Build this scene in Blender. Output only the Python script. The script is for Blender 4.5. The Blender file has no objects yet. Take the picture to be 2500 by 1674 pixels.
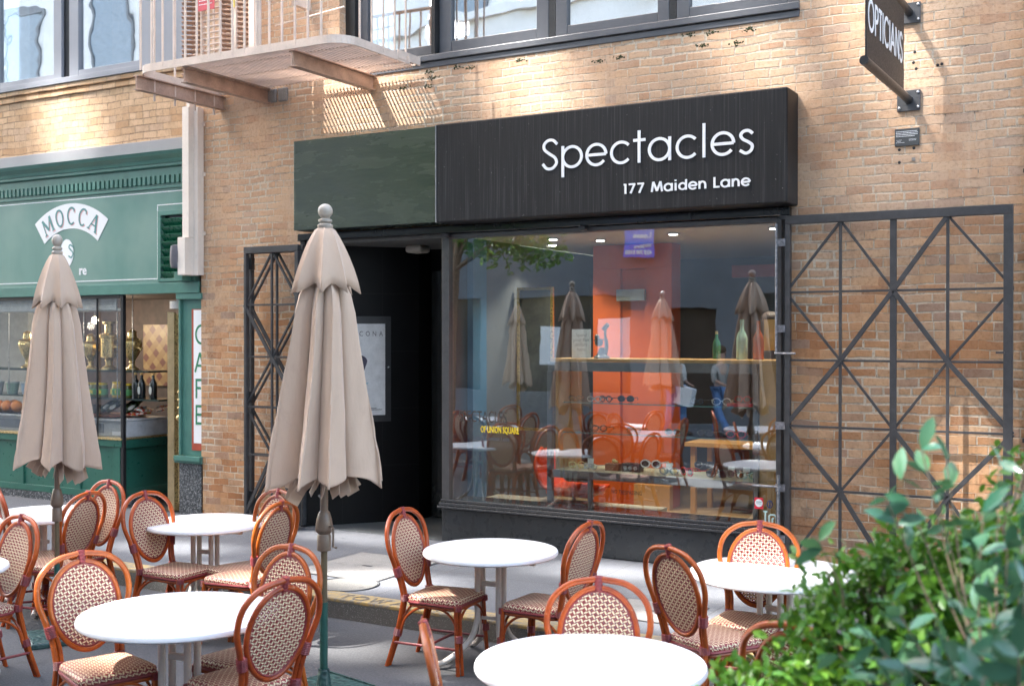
import bpy, math, random
from mathutils import Vector, Matrix
R = math.radians
sc = bpy.context.scene
COL = sc.collection

# ------------------------------------------------------------------ camera
cd = bpy.data.cameras.new('camera'); cam = bpy.data.objects.new('camera', cd); COL.objects.link(cam)
cd.lens = 40.7; cd.sensor_width = 36; cd.clip_end = 400
cam.location = (0, -9.4, 1.99)
cam.rotation_euler = (R(90 - .34), 0, math.atan(1620 / 2826))
cd.dof.use_dof = True; cd.dof.focus_distance = 8.6; cd.dof.aperture_fstop = 2.8
sc.camera = cam
# ------------------------------------------------------------------ light
SUN = Vector((.42, .42, -.8)).normalized()
w = bpy.data.worlds.new('World'); sc.world = w; w.use_nodes = True
nt = w.node_tree; nt.nodes.clear()
sky = nt.nodes.new('ShaderNodeTexSky'); sky.sky_type = 'NISHITA'; sky.sun_disc = False
sky.sun_elevation = math.asin(-SUN.z); sky.sun_rotation = R(225); sky.air_density = 1.2; sky.dust_density = 3.0; sky.ozone_density = .6
bg = nt.nodes.new('ShaderNodeBackground'); bg.inputs[1].default_value = .15
wo = nt.nodes.new('ShaderNodeOutputWorld')
wt = nt.nodes.new('ShaderNodeMix'); wt.data_type = 'RGBA'; wt.blend_type = 'MULTIPLY'; wt.inputs[0].default_value = 1; wt.inputs[7].default_value = (1.10, 1.0, .89, 1)
nt.links.new(sky.outputs[0], wt.inputs[6]); nt.links.new(wt.outputs[2], bg.inputs[0]); nt.links.new(bg.outputs[0], wo.inputs[0])
sd = bpy.data.lights.new('sun', 'SUN'); sd.energy = 3.8; sd.angle = R(1.1); sd.color = (1, .96, .91)
so = bpy.data.objects.new('sun', sd); COL.objects.link(so); so.location = (-10, -10, 20)
so.rotation_euler = SUN.to_track_quat('-Z', 'Y').to_euler()
sc.view_settings.view_transform = 'Standard'; sc.view_settings.look = 'None'
sc.view_settings.exposure = 3.2; sc.view_settings.gamma = 1
sc.render.engine = 'CYCLES'
sc.cycles.max_bounces = 8; sc.cycles.transparent_max_bounces = 24; sc.cycles.diffuse_bounces = 4
sc.cycles.use_denoising = True; sc.cycles.caustics_reflective = False; sc.cycles.caustics_refractive = False

# ------------------------------------------------------------------ node helpers
class NT:
    def __init__(s, name):
        s.m = bpy.data.materials.new(name); s.m.use_nodes = True
        s.t = s.m.node_tree; s.t.nodes.clear()
        s.out = s.t.nodes.new('ShaderNodeOutputMaterial')
    def n(s, typ, **k):
        n = s.t.nodes.new(typ)
        for a, b in k.items(): setattr(n, a, b)
        return n
    def put(s, sock, v):
        if isinstance(v, bpy.types.NodeSocket): s.t.links.new(v, sock)
        elif v is not None:
            if isinstance(v, tuple) and len(v) == 3 and sock.type == 'RGBA': v = v + (1,)
            sock.default_value = v
    def math(s, op, a, b=None, c=None, clamp=False):
        n = s.n('ShaderNodeMath', operation=op, use_clamp=clamp)
        s.put(n.inputs[0], a)
        if b is not None: s.put(n.inputs[1], b)
        if c is not None: s.put(n.inputs[2], c)
        return n.outputs[0]
    def mix(s, f, a, b, mode='MIX'):
        n = s.n('ShaderNodeMix', data_type='RGBA', blend_type=mode)
        s.put(n.inputs[0], f); s.put(n.inputs[6], a); s.put(n.inputs[7], b)
        return n.outputs[2]
    def noise(s, vec, scale, detail=4, rough=.55, out=0, dim='3D'):
        n = s.n('ShaderNodeTexNoise', noise_dimensions=dim)
        if vec is not None: s.put(n.inputs['Vector'], vec)
        n.inputs['Scale'].default_value = scale; n.inputs['Detail'].default_value = detail
        n.inputs['Roughness'].default_value = rough
        return n.outputs[out]
    def ramp(s, f, stops, interp='LINEAR'):
        n = s.n('ShaderNodeValToRGB'); s.put(n.inputs[0], f)
        cr = n.color_ramp; cr.interpolation = interp
        while len(cr.elements) < len(stops): cr.elements.new(.5)
        for e, (p, c) in zip(cr.elements, stops):
            e.position = p; e.color = tuple(c) + (1,) if len(c) == 3 else c
        return n.outputs[0]
    def mr(s, v, a, b, c=0., d=1.):
        n = s.n('ShaderNodeMapRange'); n.clamp = True
        s.put(n.inputs[0], v)
        for i, q in enumerate((a, b, c, d)): s.put(n.inputs[i + 1], q)
        return n.outputs[0]
    def vmul(s, v, k):
        n = s.n('ShaderNodeVectorMath', operation='MULTIPLY'); s.put(n.inputs[0], v); n.inputs[1].default_value = k
        return n.outputs[0]
    def sep(s, v):
        n = s.n('ShaderNodeSeparateXYZ'); s.put(n.inputs[0], v); return n.outputs
    def comb(s, x, y, z):
        n = s.n('ShaderNodeCombineXYZ')
        for i, q in enumerate((x, y, z)): s.put(n.inputs[i], q)
        return n.outputs[0]
    def pos(s): return s.n('ShaderNodeNewGeometry').outputs['Position']
    def obj(s): return s.n('ShaderNodeTexCoord').outputs['Object']
    def uv(s): return s.n('ShaderNodeTexCoord').outputs['UV']
    def bump(s, h, strength=.3, dist=.01):
        n = s.n('ShaderNodeBump'); n.inputs['Strength'].default_value = strength
        n.inputs['Distance'].default_value = dist; s.put(n.inputs['Height'], h); return n.outputs[0]
    def bsdf(s, col, rough=.6, metal=0., normal=None, spec=.5, alpha=None, coat=0., sheen=0., sub=0.):
        b = s.n('ShaderNodeBsdfPrincipled')
        s.put(b.inputs['Base Color'], col); s.put(b.inputs['Roughness'], rough); s.put(b.inputs['Metallic'], metal)
        s.put(b.inputs['Specular IOR Level'], spec)
        if normal is not None: s.put(b.inputs['Normal'], normal)
        if alpha is not None: s.put(b.inputs['Alpha'], alpha)
        b.inputs['Coat Weight'].default_value = coat; b.inputs['Coat Roughness'].default_value = .08
        if sheen: b.inputs['Sheen Weight'].default_value = sheen
        s.t.links.new(b.outputs[0], s.out.inputs[0]); return b

def plain(name, col, rough=.5, metal=0., var=.12, scale=9., bump=.0, spec=.5, coat=0., world=False):
    t = NT(name); v = t.pos() if world else t.obj()
    n1 = t.noise(v, scale, 5); n2 = t.noise(v, scale * 9, 3)
    f = t.math('ADD', t.math('MULTIPLY', n1, .7), t.math('MULTIPLY', n2, .3))
    dk = tuple(c * (1 - var * 1.6) for c in col); lt = tuple(min(1, c * (1 + var * 1.6)) for c in col)
    c = t.ramp(f, [(.3, dk), (.7, lt)])
    r = t.mr(n2, .3, .7, max(0, rough - .08), min(1, rough + .08))
    nb = t.bump(n2, bump, .004) if bump else None
    t.bsdf(c, r, metal, nb, spec, coat=coat)
    return t.m

def brickmat(name, stops, mortar, h=.0755, bw=.215, mw=.011, stain=.5, smear=.3, jag=1., hx=.13):
    t = NT(name); p = t.pos(); x, y, z = t.sep(p)
    xx = t.math('ADD', x, y)
    dis = t.noise(p, 2.2, 2, out=1); dx, dy, dz = t.sep(dis)
    fine = t.noise(p, 38, 4, .65); mid = t.noise(p, 9, 3)
    xx = t.math('ADD', xx, t.math('MULTIPLY', t.math('SUBTRACT', dx, .5), .03))
    zz = t.math('ADD', z, t.math('MULTIPLY', t.math('SUBTRACT', dz, .5), .045))
    zz = t.math('ADD', zz, t.math('MULTIPLY', t.math('SUBTRACT', mid, .5), .010 * jag))
    rz = t.math('DIVIDE', zz, h); row = t.math('FLOOR', rz); fz = t.math('FRACT', rz)
    wr = t.n('ShaderNodeTexWhiteNoise', noise_dimensions='1D'); t.put(wr.inputs['W'], row)
    hdr = t.math('LESS_THAN', t.math('MODULO', t.math('ADD', row, 700.), 7.), .5)
    W = t.math('ADD', bw, t.math('MULTIPLY', hdr, -(bw - .108)))
    off = t.math('ADD', t.math('MULTIPLY', t.math('MODULO', t.math('ABSOLUTE', row), 2.), .5), t.math('MULTIPLY', wr.outputs[0], .22))
    rx = t.math('ADD', t.math('DIVIDE', xx, W), off); col = t.math('FLOOR', rx); fx = t.math('FRACT', rx)
    wn = t.n('ShaderNodeTexWhiteNoise', noise_dimensions='3D'); t.put(wn.inputs['Vector'], t.comb(col, row, hdr))
    rnd = wn.outputs[0]; r2 = t.sep(wn.outputs[1])[1]
    ex = t.math('MULTIPLY', t.math('MINIMUM', fx, t.math('SUBTRACT', 1., fx)), W)
    ez = t.math('MULTIPLY', t.math('MINIMUM', fz, t.math('SUBTRACT', 1., fz)), h)
    d = t.math('MINIMUM', ex, ez)
    d = t.math('ADD', d, t.math('MULTIPLY', t.math('SUBTRACT', fine, .5), .015 * jag))
    mwv = t.mr(t.noise(p, 1.7, 3), .35, .65, -.25, .62); lo = t.math('MULTIPLY', mwv, mw); mask = t.mr(d, lo, t.math('ADD', lo, .0045))           # 1 = brick
    c = t.ramp(rnd, stops)
    big = t.noise(p, .9, 4); big2 = t.noise(p, 3.3, 5, .7)
    c = t.mix(t.mr(mid, .35, .7, 0., .35), c, tuple(q * .62 for q in stops[0][1]))
    dirt = t.math('MULTIPLY', t.mr(big2, .52, .74), t.mr(r2, .55, .95, .15, 1.))
    c = t.mix(t.math('MULTIPLY', dirt, stain), c, (.085, .06, .045))
    pale = t.math('MULTIPLY', t.mr(big, .46, .68), t.mr(fine, .35, .62))
    c = t.mix(t.math('MULTIPLY', pale, smear), c, tuple(min(1, q * 1.05) for q in mortar))
    if jag > .9:
        stk = t.noise(t.comb(t.math('MULTIPLY', t.math('ADD', x, y), 7.), 0., t.math('MULTIPLY', z, .55)), 1., 4, .65)
        c = t.mix(t.mr(stk, .58, .76, 0, .45), c, (.13, .075, .045)); c = t.mix(t.mr(stk, .40, .28, 0, .3), c, (.68, .56, .44))
        c = t.mix(t.math('MULTIPLY', t.mr(t.math('ADD', z, t.math('MULTIPLY', big2, .8)), 2.5, 3.7, .0, .5), t.mr(mid, .25, .6, .5, 1.)), c, (.66, .50, .37))
    mort = t.mix(t.mr(fine, .3, .7), tuple(q * .72 for q in mortar), mortar)
    # recessed joint shadow only where mortar is missing: dark crumbly gaps
    gap = t.math('MULTIPLY', t.mr(t.noise(p, 5.5, 4, .7), .57, .66), t.mr(d, .0015, .0, 0., 1.))
    mort = t.mix(gap, mort, (.05, .035, .025))
    c = t.mix(mask, mort, c)
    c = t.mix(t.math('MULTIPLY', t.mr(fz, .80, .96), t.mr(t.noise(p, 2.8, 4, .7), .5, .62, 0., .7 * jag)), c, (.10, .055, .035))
    c = t.mix(t.mr(fine, .25, .5, .35, 0.), c, tuple(q * .35 for q in stops[0][1]))
    hgt = t.math('ADD', t.math('MULTIPLY', mask, .6), t.math('MULTIPLY', fine, .55))
    hgt = t.math('SUBTRACT', hgt, t.math('MULTIPLY', gap, .6))
    hgt = t.math('ADD', hgt, t.math('MULTIPLY', r2, .25))
    t.bsdf(c, .93, 0, t.bump(hgt, .75, .009), .2)
    return t.m

def glassmat(name, base=.10, gain=1.6, tint=(.86, .9, .9), wav=0.0, wscale=3.):
    t = NT(name)
    tr = t.n('ShaderNodeBsdfTransparent'); t.put(tr.inputs[0], tint)
    gl = t.n('ShaderNodeBsdfGlossy'); gl.inputs['Roughness'].default_value = .0; t.put(gl.inputs[0], (.95, .97, 1.))
    nrm = None
    if wav:
        nrm = t.bump(t.noise(t.vmul(t.pos(), (1, 1, 1.6)), wscale, 2), wav, .05); t.put(gl.inputs['Normal'], nrm)
    lw_ = t.n('ShaderNodeLayerWeight'); lw_.inputs[0].default_value = .5
    f = t.math('ADD', t.math('MULTIPLY', t.math('POWER', lw_.outputs['Facing'], 4.), gain * .5), base, clamp=True)
    mx = t.n('ShaderNodeMixShader'); t.put(mx.inputs[0], f)
    t.t.links.new(tr.outputs[0], mx.inputs[1]); t.t.links.new(gl.outputs[0], mx.inputs[2])
    t.t.links.new(mx.outputs[0], t.out.inputs[0]); return t.m

def emis(name, col, s):
    t = NT(name); e = t.n('ShaderNodeEmission'); t.put(e.inputs[0], col); e.inputs[1].default_value = s
    t.t.links.new(e.outputs[0], t.out.inputs[0]); return t.m

# ------------------------------------------------------------------ materials
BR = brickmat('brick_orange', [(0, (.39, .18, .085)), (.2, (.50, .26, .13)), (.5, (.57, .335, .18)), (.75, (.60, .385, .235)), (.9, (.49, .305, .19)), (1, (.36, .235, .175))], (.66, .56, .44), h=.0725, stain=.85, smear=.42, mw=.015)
BT = brickmat('brick_tan', [(0, (.52, .33, .19)), (.3, (.62, .42, .26)), (.7, (.68, .48, .31)), (1, (.56, .40, .28))], (.40, .29, .2), h=.080, bw=.225, mw=.006, stain=.3, smear=.1, jag=.5)
def seamcoat():
    t = NT('asphalt'); p = t.pos(); n = t.noise(p, 60, 6, .7); b = t.noise(p, .8, 4); k = t.n('ShaderNodeTexVoronoi'); t.put(k.inputs['Vector'], p); k.inputs['Scale'].default_value = 95
    c = t.ramp(n, [(.3, (.048, .050, .056)), (.55, (.082, .085, .092)), (.75, (.15, .15, .155))])
    c = t.mix(t.mr(b, .4, .7, 0, .45), c, (.065, .064, .062))
    c = t.mix(t.mr(t.noise(p, 4, 5, .7), .6, .72, 0, .5), c, (.035, .035, .035))
    t.bsdf(c, .85, 0, t.bump(t.math('ADD', n, k.outputs[0]), .5, .004), .3); return t.m
ASPH = seamcoat()
def conc(name, a, b, joint=None):
    t = NT(name); p = t.pos(); x, y, z = t.sep(p)
    n = t.noise(p, 26, 6, .65); g = t.noise(p, 1.3, 5, .6); sp = t.noise(p, 170, 2)
    c = t.mix(t.math('ADD', t.math('MULTIPLY', n, .5), t.math('MULTIPLY', g, .5)), a, b)
    c = t.mix(t.mr(sp, .62, .7, 0, .5), c, (.7, .7, .7)); c = t.mix(t.mr(sp, .38, .3, 0, .45), c, (.1, .1, .1))
    c = t.mix(t.mr(t.noise(p, 3.1, 6, .75), .58, .72, 0, .35), c, tuple(q * .5 for q in a))
    vg = t.n('ShaderNodeTexVoronoi'); t.put(vg.inputs['Vector'], p); vg.inputs['Scale'].default_value = 3.2
    c = t.mix(t.mr(vg.outputs[0], .055, .075, .6, 0.), c, (.055, .055, .055))
    c = t.mix(t.mr(t.noise(p, 1.9, 6, .8), .55, .7, 0, .4), c, tuple(q * .55 for q in a))
    h = n
    if joint:
        def ln(v, per, off, w_):
            f = t.math('FRACT', t.math('DIVIDE', t.math('ADD', v, off), per)); e = t.math('MULTIPLY', t.math('MINIMUM', f, t.math('SUBTRACT', 1., f)), per)
            return t.mr(e, w_, w_ + .003, 1., 0.)
        j = t.math('MAXIMUM', ln(x, joint[0], joint[2], .004), ln(y, joint[1], joint[3], .004))
        c = t.mix(t.math('MULTIPLY', j, .75), c, (.08, .08, .08)); h = t.math('SUBTRACT', n, j)
    t.bsdf(c, .8, 0, t.bump(h, .35, .003), .35); return t.m
SIDE = conc('pavement_concrete', (.085, .091, .103), (.135, .142, .157), (1.22, 1.17, .45, .02))
PLATE = conc('cover_concrete', (.20, .195, .185), (.27, .262, .25))
KERB = conc('kerb_concrete', (.09, .088, .082), (.16, .156, .145))
def yel():
    t = NT('yellow_kerb_paint'); p = t.pos(); n = t.noise(p, 14, 6, .75)
    c = t.mix(t.mr(n, .42, .56), (.42, .29, .10), (.21, .19, .15)); t.bsdf(c, .7, 0, t.bump(n, .3, .003)); return t.m
YEL = yel()
def granite():
    t = NT('granite'); p = t.pos(); v = t.n('ShaderNodeTexVoronoi'); t.put(v.inputs['Vector'], p); v.inputs['Scale'].default_value = 34
    n = t.noise(p, 55, 4, .7)
    c = t.ramp(v.outputs[0], [(.0, (.30, .31, .32)), (.35, (.10, .11, .12)), (.7, (.05, .055, .06))]); c = t.mix(t.mr(n, .55, .65, 0, .8), c, (.55, .56, .56))
    t.bsdf(c, .25, 0, None, .5); return t.m
GRAN = granite()
DGREY = plain('dark_grey_paint', (.10, .105, .118), .38, var=.08, scale=3, bump=.08)
GREYP = plain('blue_grey_paint', (.27, .285, .32), .42, var=.05, scale=2)
FLASH = plain('grey_flashing', (.30, .30, .315), .45, var=.06, scale=1.5)
BLK = plain('black_gloss_panel', (.012, .013, .013), .16, var=.2, scale=2)
BLKM = plain('black_iron', (.045, .045, .048), .42, var=.25, scale=14, bump=.25)
BLK2 = plain('black_frame', (.018, .018, .02), .35, var=.2)
def awn():
    t = NT('black_awning'); p = t.pos(); x, y, z = t.sep(p)
    s = t.noise(t.comb(t.math('MULTIPLY', x, 60.), 0., t.math('MULTIPLY', z, .8)), 1., 4, .7)
    c = t.ramp(s, [(.35, (.006, .006, .007)), (.55, (.014, .014, .016)), (.70, (.055, .055, .058))]); c = t.mix(t.mr(t.noise(p, 60, 2), .74, .78), c, (.2, .2, .2))
    t.bsdf(c, t.mr(s, .3, .7, .42, .62), 0, t.bump(s, .15, .004), .35); return t.m
AWN = awn()
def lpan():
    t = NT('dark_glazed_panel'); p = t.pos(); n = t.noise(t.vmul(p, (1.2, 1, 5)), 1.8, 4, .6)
    t.bsdf(t.mix(n, (.032, .040, .034), (.052, .070, .040)), t.mr(n, .3, .7, .16, .34), 0, t.bump(n, .25, .02), .6, coat=.3); return t.m  # olive tint in the colour stands in for the tree's reflection
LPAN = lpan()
WHT = plain('white_vinyl', (.85, .87, .9), .4, var=.01)
GRN = plain('green_shop_paint', (.075, .205, .17), .36, var=.12, scale=2.2, bump=.06, coat=.25)
GRNB = plain('green_base_paint', (.022, .125, .09), .34, var=.12, scale=2.2, coat=.25)
GRND = plain('deep_green_paint', (.012, .13, .07), .3, var=.1, scale=3, coat=.3)
def fasc():
    t = NT('green_fascia_paint'); p = t.pos(); n = t.noise(t.vmul(p, (1, 1, .25)), 3, 5, .65); m = t.noise(p, 1.1, 3)
    c = t.mix(n, (.075, .20, .17), (.155, .295, .26)); c = t.mix(t.mr(m, .42, .65, 0, .7), c, (.20, .32, .28))
    t.bsdf(c, .38, 0, t.bump(t.noise(p, 40, 3), .08, .003), .5, coat=.15); return t.m
FASC = fasc()
FEP = plain('beige_iron_paint', (.68, .56, .48), .5, var=.1, scale=6, bump=.12)
FEPD = plain('rusty_beige_paint', (.44, .30, .23), .6, var=.22, scale=8, bump=.2)
PIPE = plain('pale_pipe_paint', (.76, .70, .64), .5, var=.06, scale=3)
BRASS = plain('brass', (.80, .60, .28), .3, .85, var=.15, scale=12)
BRONZE = plain('door_bronze', (.30, .22, .09), .3, .8, var=.25, scale=5)
STEEL = plain('steel', (.55, .56, .58), .3, .7, var=.08)
RATT = None
def rattan(name, a, b, c3):
    t = NT(name); p = t.obj(); n = t.noise(t.vmul(p, (1, 1, 1)), 7, 5, .7); f = t.noise(p, 60, 3)
    oi = t.n('ShaderNodeObjectInfo').outputs['Random']; oc = t.n('ShaderNodeObjectInfo').outputs['Color']
    c = t.ramp(n, [(.3, a), (.55, b), (.75, c3)])
    c = t.mix(t.mr(oi, 0., 1., 0., .3), c, tuple(q * .55 for q in b)); c = t.mix(1., c, oc, 'MULTIPLY')
    c = t.mix(t.mr(t.noise(p, 16, 5, .7), .66, .72, 0, .8), c, (.55, .38, .25))
    t.bsdf(c, t.mr(f, .3, .7, .28, .42), 0, t.bump(f, .1, .002), .35, coat=.18); return t.m
RATT = rattan('rattan_cane', (.20, .032, .007), (.40, .078, .011), (.54, .145, .026))
BURG = plain('burgundy_binding', (.20, .03, .035), .4, var=.2, scale=30, bump=.3)
def weave():
    t = NT('woven_plastic'); u, v, _ = t.sep(t.uv())
    cell = .0185
    def pat(cu, cv):
        U = t.math('DIVIDE', cu, cell); V = t.math('DIVIDE', cv, cell)
        iu = t.math('FLOOR', U); iv = t.math('FLOOR', V)
        fu = t.math('SUBTRACT', t.math('FRACT', U), .5); fv = t.math('SUBTRACT', t.math('FRACT', V), .5)
        par = t.math('MODULO', t.math('ABSOLUTE', t.math('ADD', iu, iv)), 2.)
        def ell(ang, a, b):
            ca, sa = math.cos(ang), math.sin(ang)
            p1 = t.math('ADD', t.math('MULTIPLY', fu, ca / a), t.math('MULTIPLY', fv, sa / a))
            p2 = t.math('ADD', t.math('MULTIPLY', fu, -sa / b), t.math('MULTIPLY', fv, ca / b))
            return t.math('SQRT', t.math('ADD', t.math('MULTIPLY', p1, p1), t.math('MULTIPLY', p2, p2)))
        e1 = ell(R(62), .66, .225); e2 = ell(R(-18), .60, .205)
        e = t.math('ADD', t.math('MULTIPLY', e1, par), t.math('MULTIPLY', e2, t.math('SUBTRACT', 1., par)))
        return e, fu, fv, par
    e, fu, fv, par = pat(u, v)
    m = t.mr(e, .85, 1.12, 1., 0.)
    n = t.noise(t.uv(), 60, 2)
    cream = t.mix(n, (.68, .57, .37), (.80, .71, .49)); bur = t.mix(n, (.17, .03, .035), (.30, .055, .055))
    c = t.mix(m, bur, cream)
    # small open holes at cell corners
    cu = t.math('SUBTRACT', .5, t.math('ABSOLUTE', fu)); cv = t.math('SUBTRACT', .5, t.math('ABSOLUTE', fv))
    hd = t.math('SQRT', t.math('ADD', t.math('MULTIPLY', cu, cu), t.math('MULTIPLY', cv, cv)))
    hole = t.mr(hd, .14, .2, 0., 1.); alpha = t.math('MAXIMUM', hole, m)
    dome = t.mr(e, 1.1, .2, 0., 1.)
    t.bsdf(c, .38, 0, t.bump(dome, .8, .003), .45, alpha=alpha); return t.m
WEAVE = weave()
def weave2():
    m = WEAVE.copy(); m.name = 'woven_plastic_seat'
    for n in m.node_tree.nodes:
        if n.type == 'BSDF_PRINCIPLED':
            for l in list(n.inputs['Alpha'].links): m.node_tree.links.remove(l)
            n.inputs['Alpha'].default_value = 1
    return m
WEAVES = weave2()
def tabletop():
    t = NT('white_tabletop'); p = t.obj(); n = t.noise(p, 5, 5); s = t.noise(p, 70, 4, .7)
    c = t.mix(t.mr(n, .3, .7), (.80, .81, .84), (.86, .87, .88)); t.bsdf(c, t.mr(s, .3, .7, .30, .34), 0, None, .5); return t.m
TTOP = tabletop()
TLEG = plain('cream_leg_paint', (.62, .57, .52), .4, var=.08, scale=6)
def fabric(name, c1, c2):
    t = NT(name); p = t.obj(); n = t.noise(p, 2.5, 4); f = t.noise(t.vmul(p, (1, 1, .6)), 220, 3)
    w1 = t.noise(t.vmul(p, (2, 2, .5)), 5, 5, .6)
    c = t.mix(n, c1, c2); c = t.mix(t.mr(t.noise(p, 9, 5, .7), .58, .75, 0, .25), c, tuple(q * .75 for q in c1))
    t.bsdf(c, .9, 0, t.bump(t.math('ADD', t.math('MULTIPLY', w1, 1.), t.math('MULTIPLY', f, .12)), .35, .02), .15, sheen=.3); return t.m
FABR = fabric('taupe_fabric', (.46, .345, .265), (.53, .405, .315))
FIN = plain('grey_finial_paint', (.36, .325, .28), .4, var=.06)
POLB = plain('brown_pole_paint', (.16, .115, .085), .35, var=.15)
POLG = plain('green_pole_paint', (.02, .085, .07), .4, var=.2)
def castg():
    t = NT('green_cast_iron'); p = t.obj(); v = t.n('ShaderNodeTexVoronoi'); t.put(v.inputs['Vector'], p); v.inputs['Scale'].default_value = 24
    t.bsdf(t.mix(t.mr(v.outputs[0], .2, .5), (.008, .03, .03), (.03, .075, .07)), .4, 0, t.bump(v.outputs[0], .9, .01), .5); return t.m
CAST = castg()
def leafmat(name, a, b, c3, rough=.35, tr=.25):
    t = NT(name); oi = t.noise(t.obj(), 9, 3); wn = t.n('ShaderNodeTexWhiteNoise', noise_dimensions='3D')
    uvn = t.uv(); t.put(wn.inputs['Vector'], uvn)
    c = t.ramp(wn.outputs[0], [(0, a), (.6, b), (1, c3)]); c = t.mix(t.mr(oi, .35, .65, 0, .3), c, a)
    b_ = t.bsdf(c, rough, 0, None, .5)
    tl = t.n('ShaderNodeBsdfTranslucent'); t.put(tl.inputs[0], t.mix(.5, c, c3))
    mx = t.n('ShaderNodeMixShader'); mx.inputs[0].default_value = tr
    t.t.links.new(b_.outputs[0], mx.inputs[1]); t.t.links.new(tl.outputs[0], mx.inputs[2]); t.t.links.new(mx.outputs[0], t.out.inputs[0]); return t.m
LEAF = leafmat('hedge_leaf', (.025, .10, .014), (.08, .23, .022), (.22, .38, .04))
LEAFB = leafmat('glossy_leaf', (.02, .085, .05), (.045, .14, .09), (.12, .25, .10), .2, .2)
LEAFT = leafmat('tree_leaf', (.05, .14, .02), (.12, .26, .04), (.22, .38, .07), .4, .35)
BARK = plain('bark', (.26, .19, .13), .8, var=.3, scale=20, bump=.5)
WOOD = plain('light_wood', (.50, .27, .09), .4, var=.12, scale=3)
ORNG = plain('orange_wall_paint', (.52, .09, .012), .5, var=.04)
BLUE = plain('blue_wall_paint', (.035, .12, .21), .6, var=.06)
CEIL = plain('ceiling_paint', (.50, .50, .48), .8, var=.04)
GWALL = plain('interior_grey', (.085, .09, .095), .7, var=.1, scale=2)
FLOORW = plain('interior_floor', (.40, .26, .14), .45, var=.15, scale=2)
CARP = plain('beige_platform', (.52, .47, .38), .8, var=.06)
GOLD = plain('gold_frame', (.65, .45, .10), .3, .9, var=.2)
PIC = plain('dark_picture', (.05, .05, .04), .5, var=.5, scale=4)
REDC = plain('orange_vinyl', (.72, .075, .02), .3, var=.05)
STUC = plain('white_stucco', (.66, .65, .63), .8, var=.08, scale=1.2, world=True)
STUD = plain('dark_stone', (.14, .15, .165), .7, var=.15, scale=1, world=True)  # stone of a dark blue-grey colour
GL = glassmat('shop_glass', .16, 1.4, (.92, .96, .95), .012, 1.5)
GLU = glassmat('upper_glass', .58, 1.6, (.7, .75, .78), .06, 1.1)
GLC = glassmat('cabinet_glass', .03, 1.2, (.93, .97, .95))
GLM = glassmat('cafe_glass', .09, 1.6, (.95, .96, .95), .02, 1.5)
TERR = plain('terracotta', (.26, .085, .045), .35, var=.2, scale=6, coat=.3)
def diamond():
    t = NT('diamond_tile'); x, y, z = t.sep(t.pos()); a = t.math('DIVIDE', t.math('ADD', x, z), .13); b = t.math('DIVIDE', t.math('SUBTRACT', x, z), .13)
    ck = t.math('MODULO', t.math('ABSOLUTE', t.math('ADD', t.math('FLOOR', a), t.math('MULTIPLY', t.math('FLOOR', b), 2.))), 4.)
    c = t.ramp(t.math('DIVIDE', ck, 4.), [(0, (.10, .03, .02)), (.2, (.20, .12, .05)), (.55, (.25, .17, .075))], 'CONSTANT'); t.bsdf(c, .4); return t.m
DIAM = diamond()
def tiles(name, base, j, sx, sz, rough=.12, spec=.5):
    t = NT(name); p = t.pos(); x, y, z = t.sep(p); xx = t.math('ADD', x, y)
    def ln(v, per):
        f = t.math('FRACT', t.math('DIVIDE', v, per)); return t.mr(t.math('MULTIPLY', t.math('MINIMUM', f, t.math('SUBTRACT', 1., f)), per), .003, .005, 1., 0.)
    m = t.math('MAXIMUM', ln(xx, sx), ln(z if sz > 0 else y, abs(sz)))
    n = t.noise(p, 2.5, 4); c = t.mix(n, base, tuple(q * 1.6 for q in base)); t.bsdf(t.mix(m, c, j), rough, 0, None, spec); return t.m
BTILE = tiles('black_wall_tile', (.0035, .0035, .004), (.012, .012, .012), .61, .61, .34, .15)
FTILE = tiles('grey_floor_tile', (.07, .075, .078), (.18, .18, .18), .6, -.6, .3)

# ------------------------------------------------------------------ mesh helpers
def catmull(pts, n=6, closed=False):
    P = [Vector(p) for p in pts]; out = []; L = len(P)
    rng = L if closed else L - 1
    for i in range(rng):
        p0 = P[(i - 1) % L] if closed or i > 0 else P[0] * 2 - P[1]
        p1 = P[i]; p2 = P[(i + 1) % L]
        p3 = P[(i + 2) % L] if closed or i + 2 < L else P[-1] * 2 - P[-2]
        for k in range(n):
            t = k / n; t2 = t * t; t3 = t2 * t
            out.append(.5 * ((2 * p1) + (p2 - p0) * t + (2 * p0 - 5 * p1 + 4 * p2 - p3) * t2 + (3 * p1 - p0 - 3 * p2 + p3) * t3))
    if not closed: out.append(P[-1])
    return out

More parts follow.
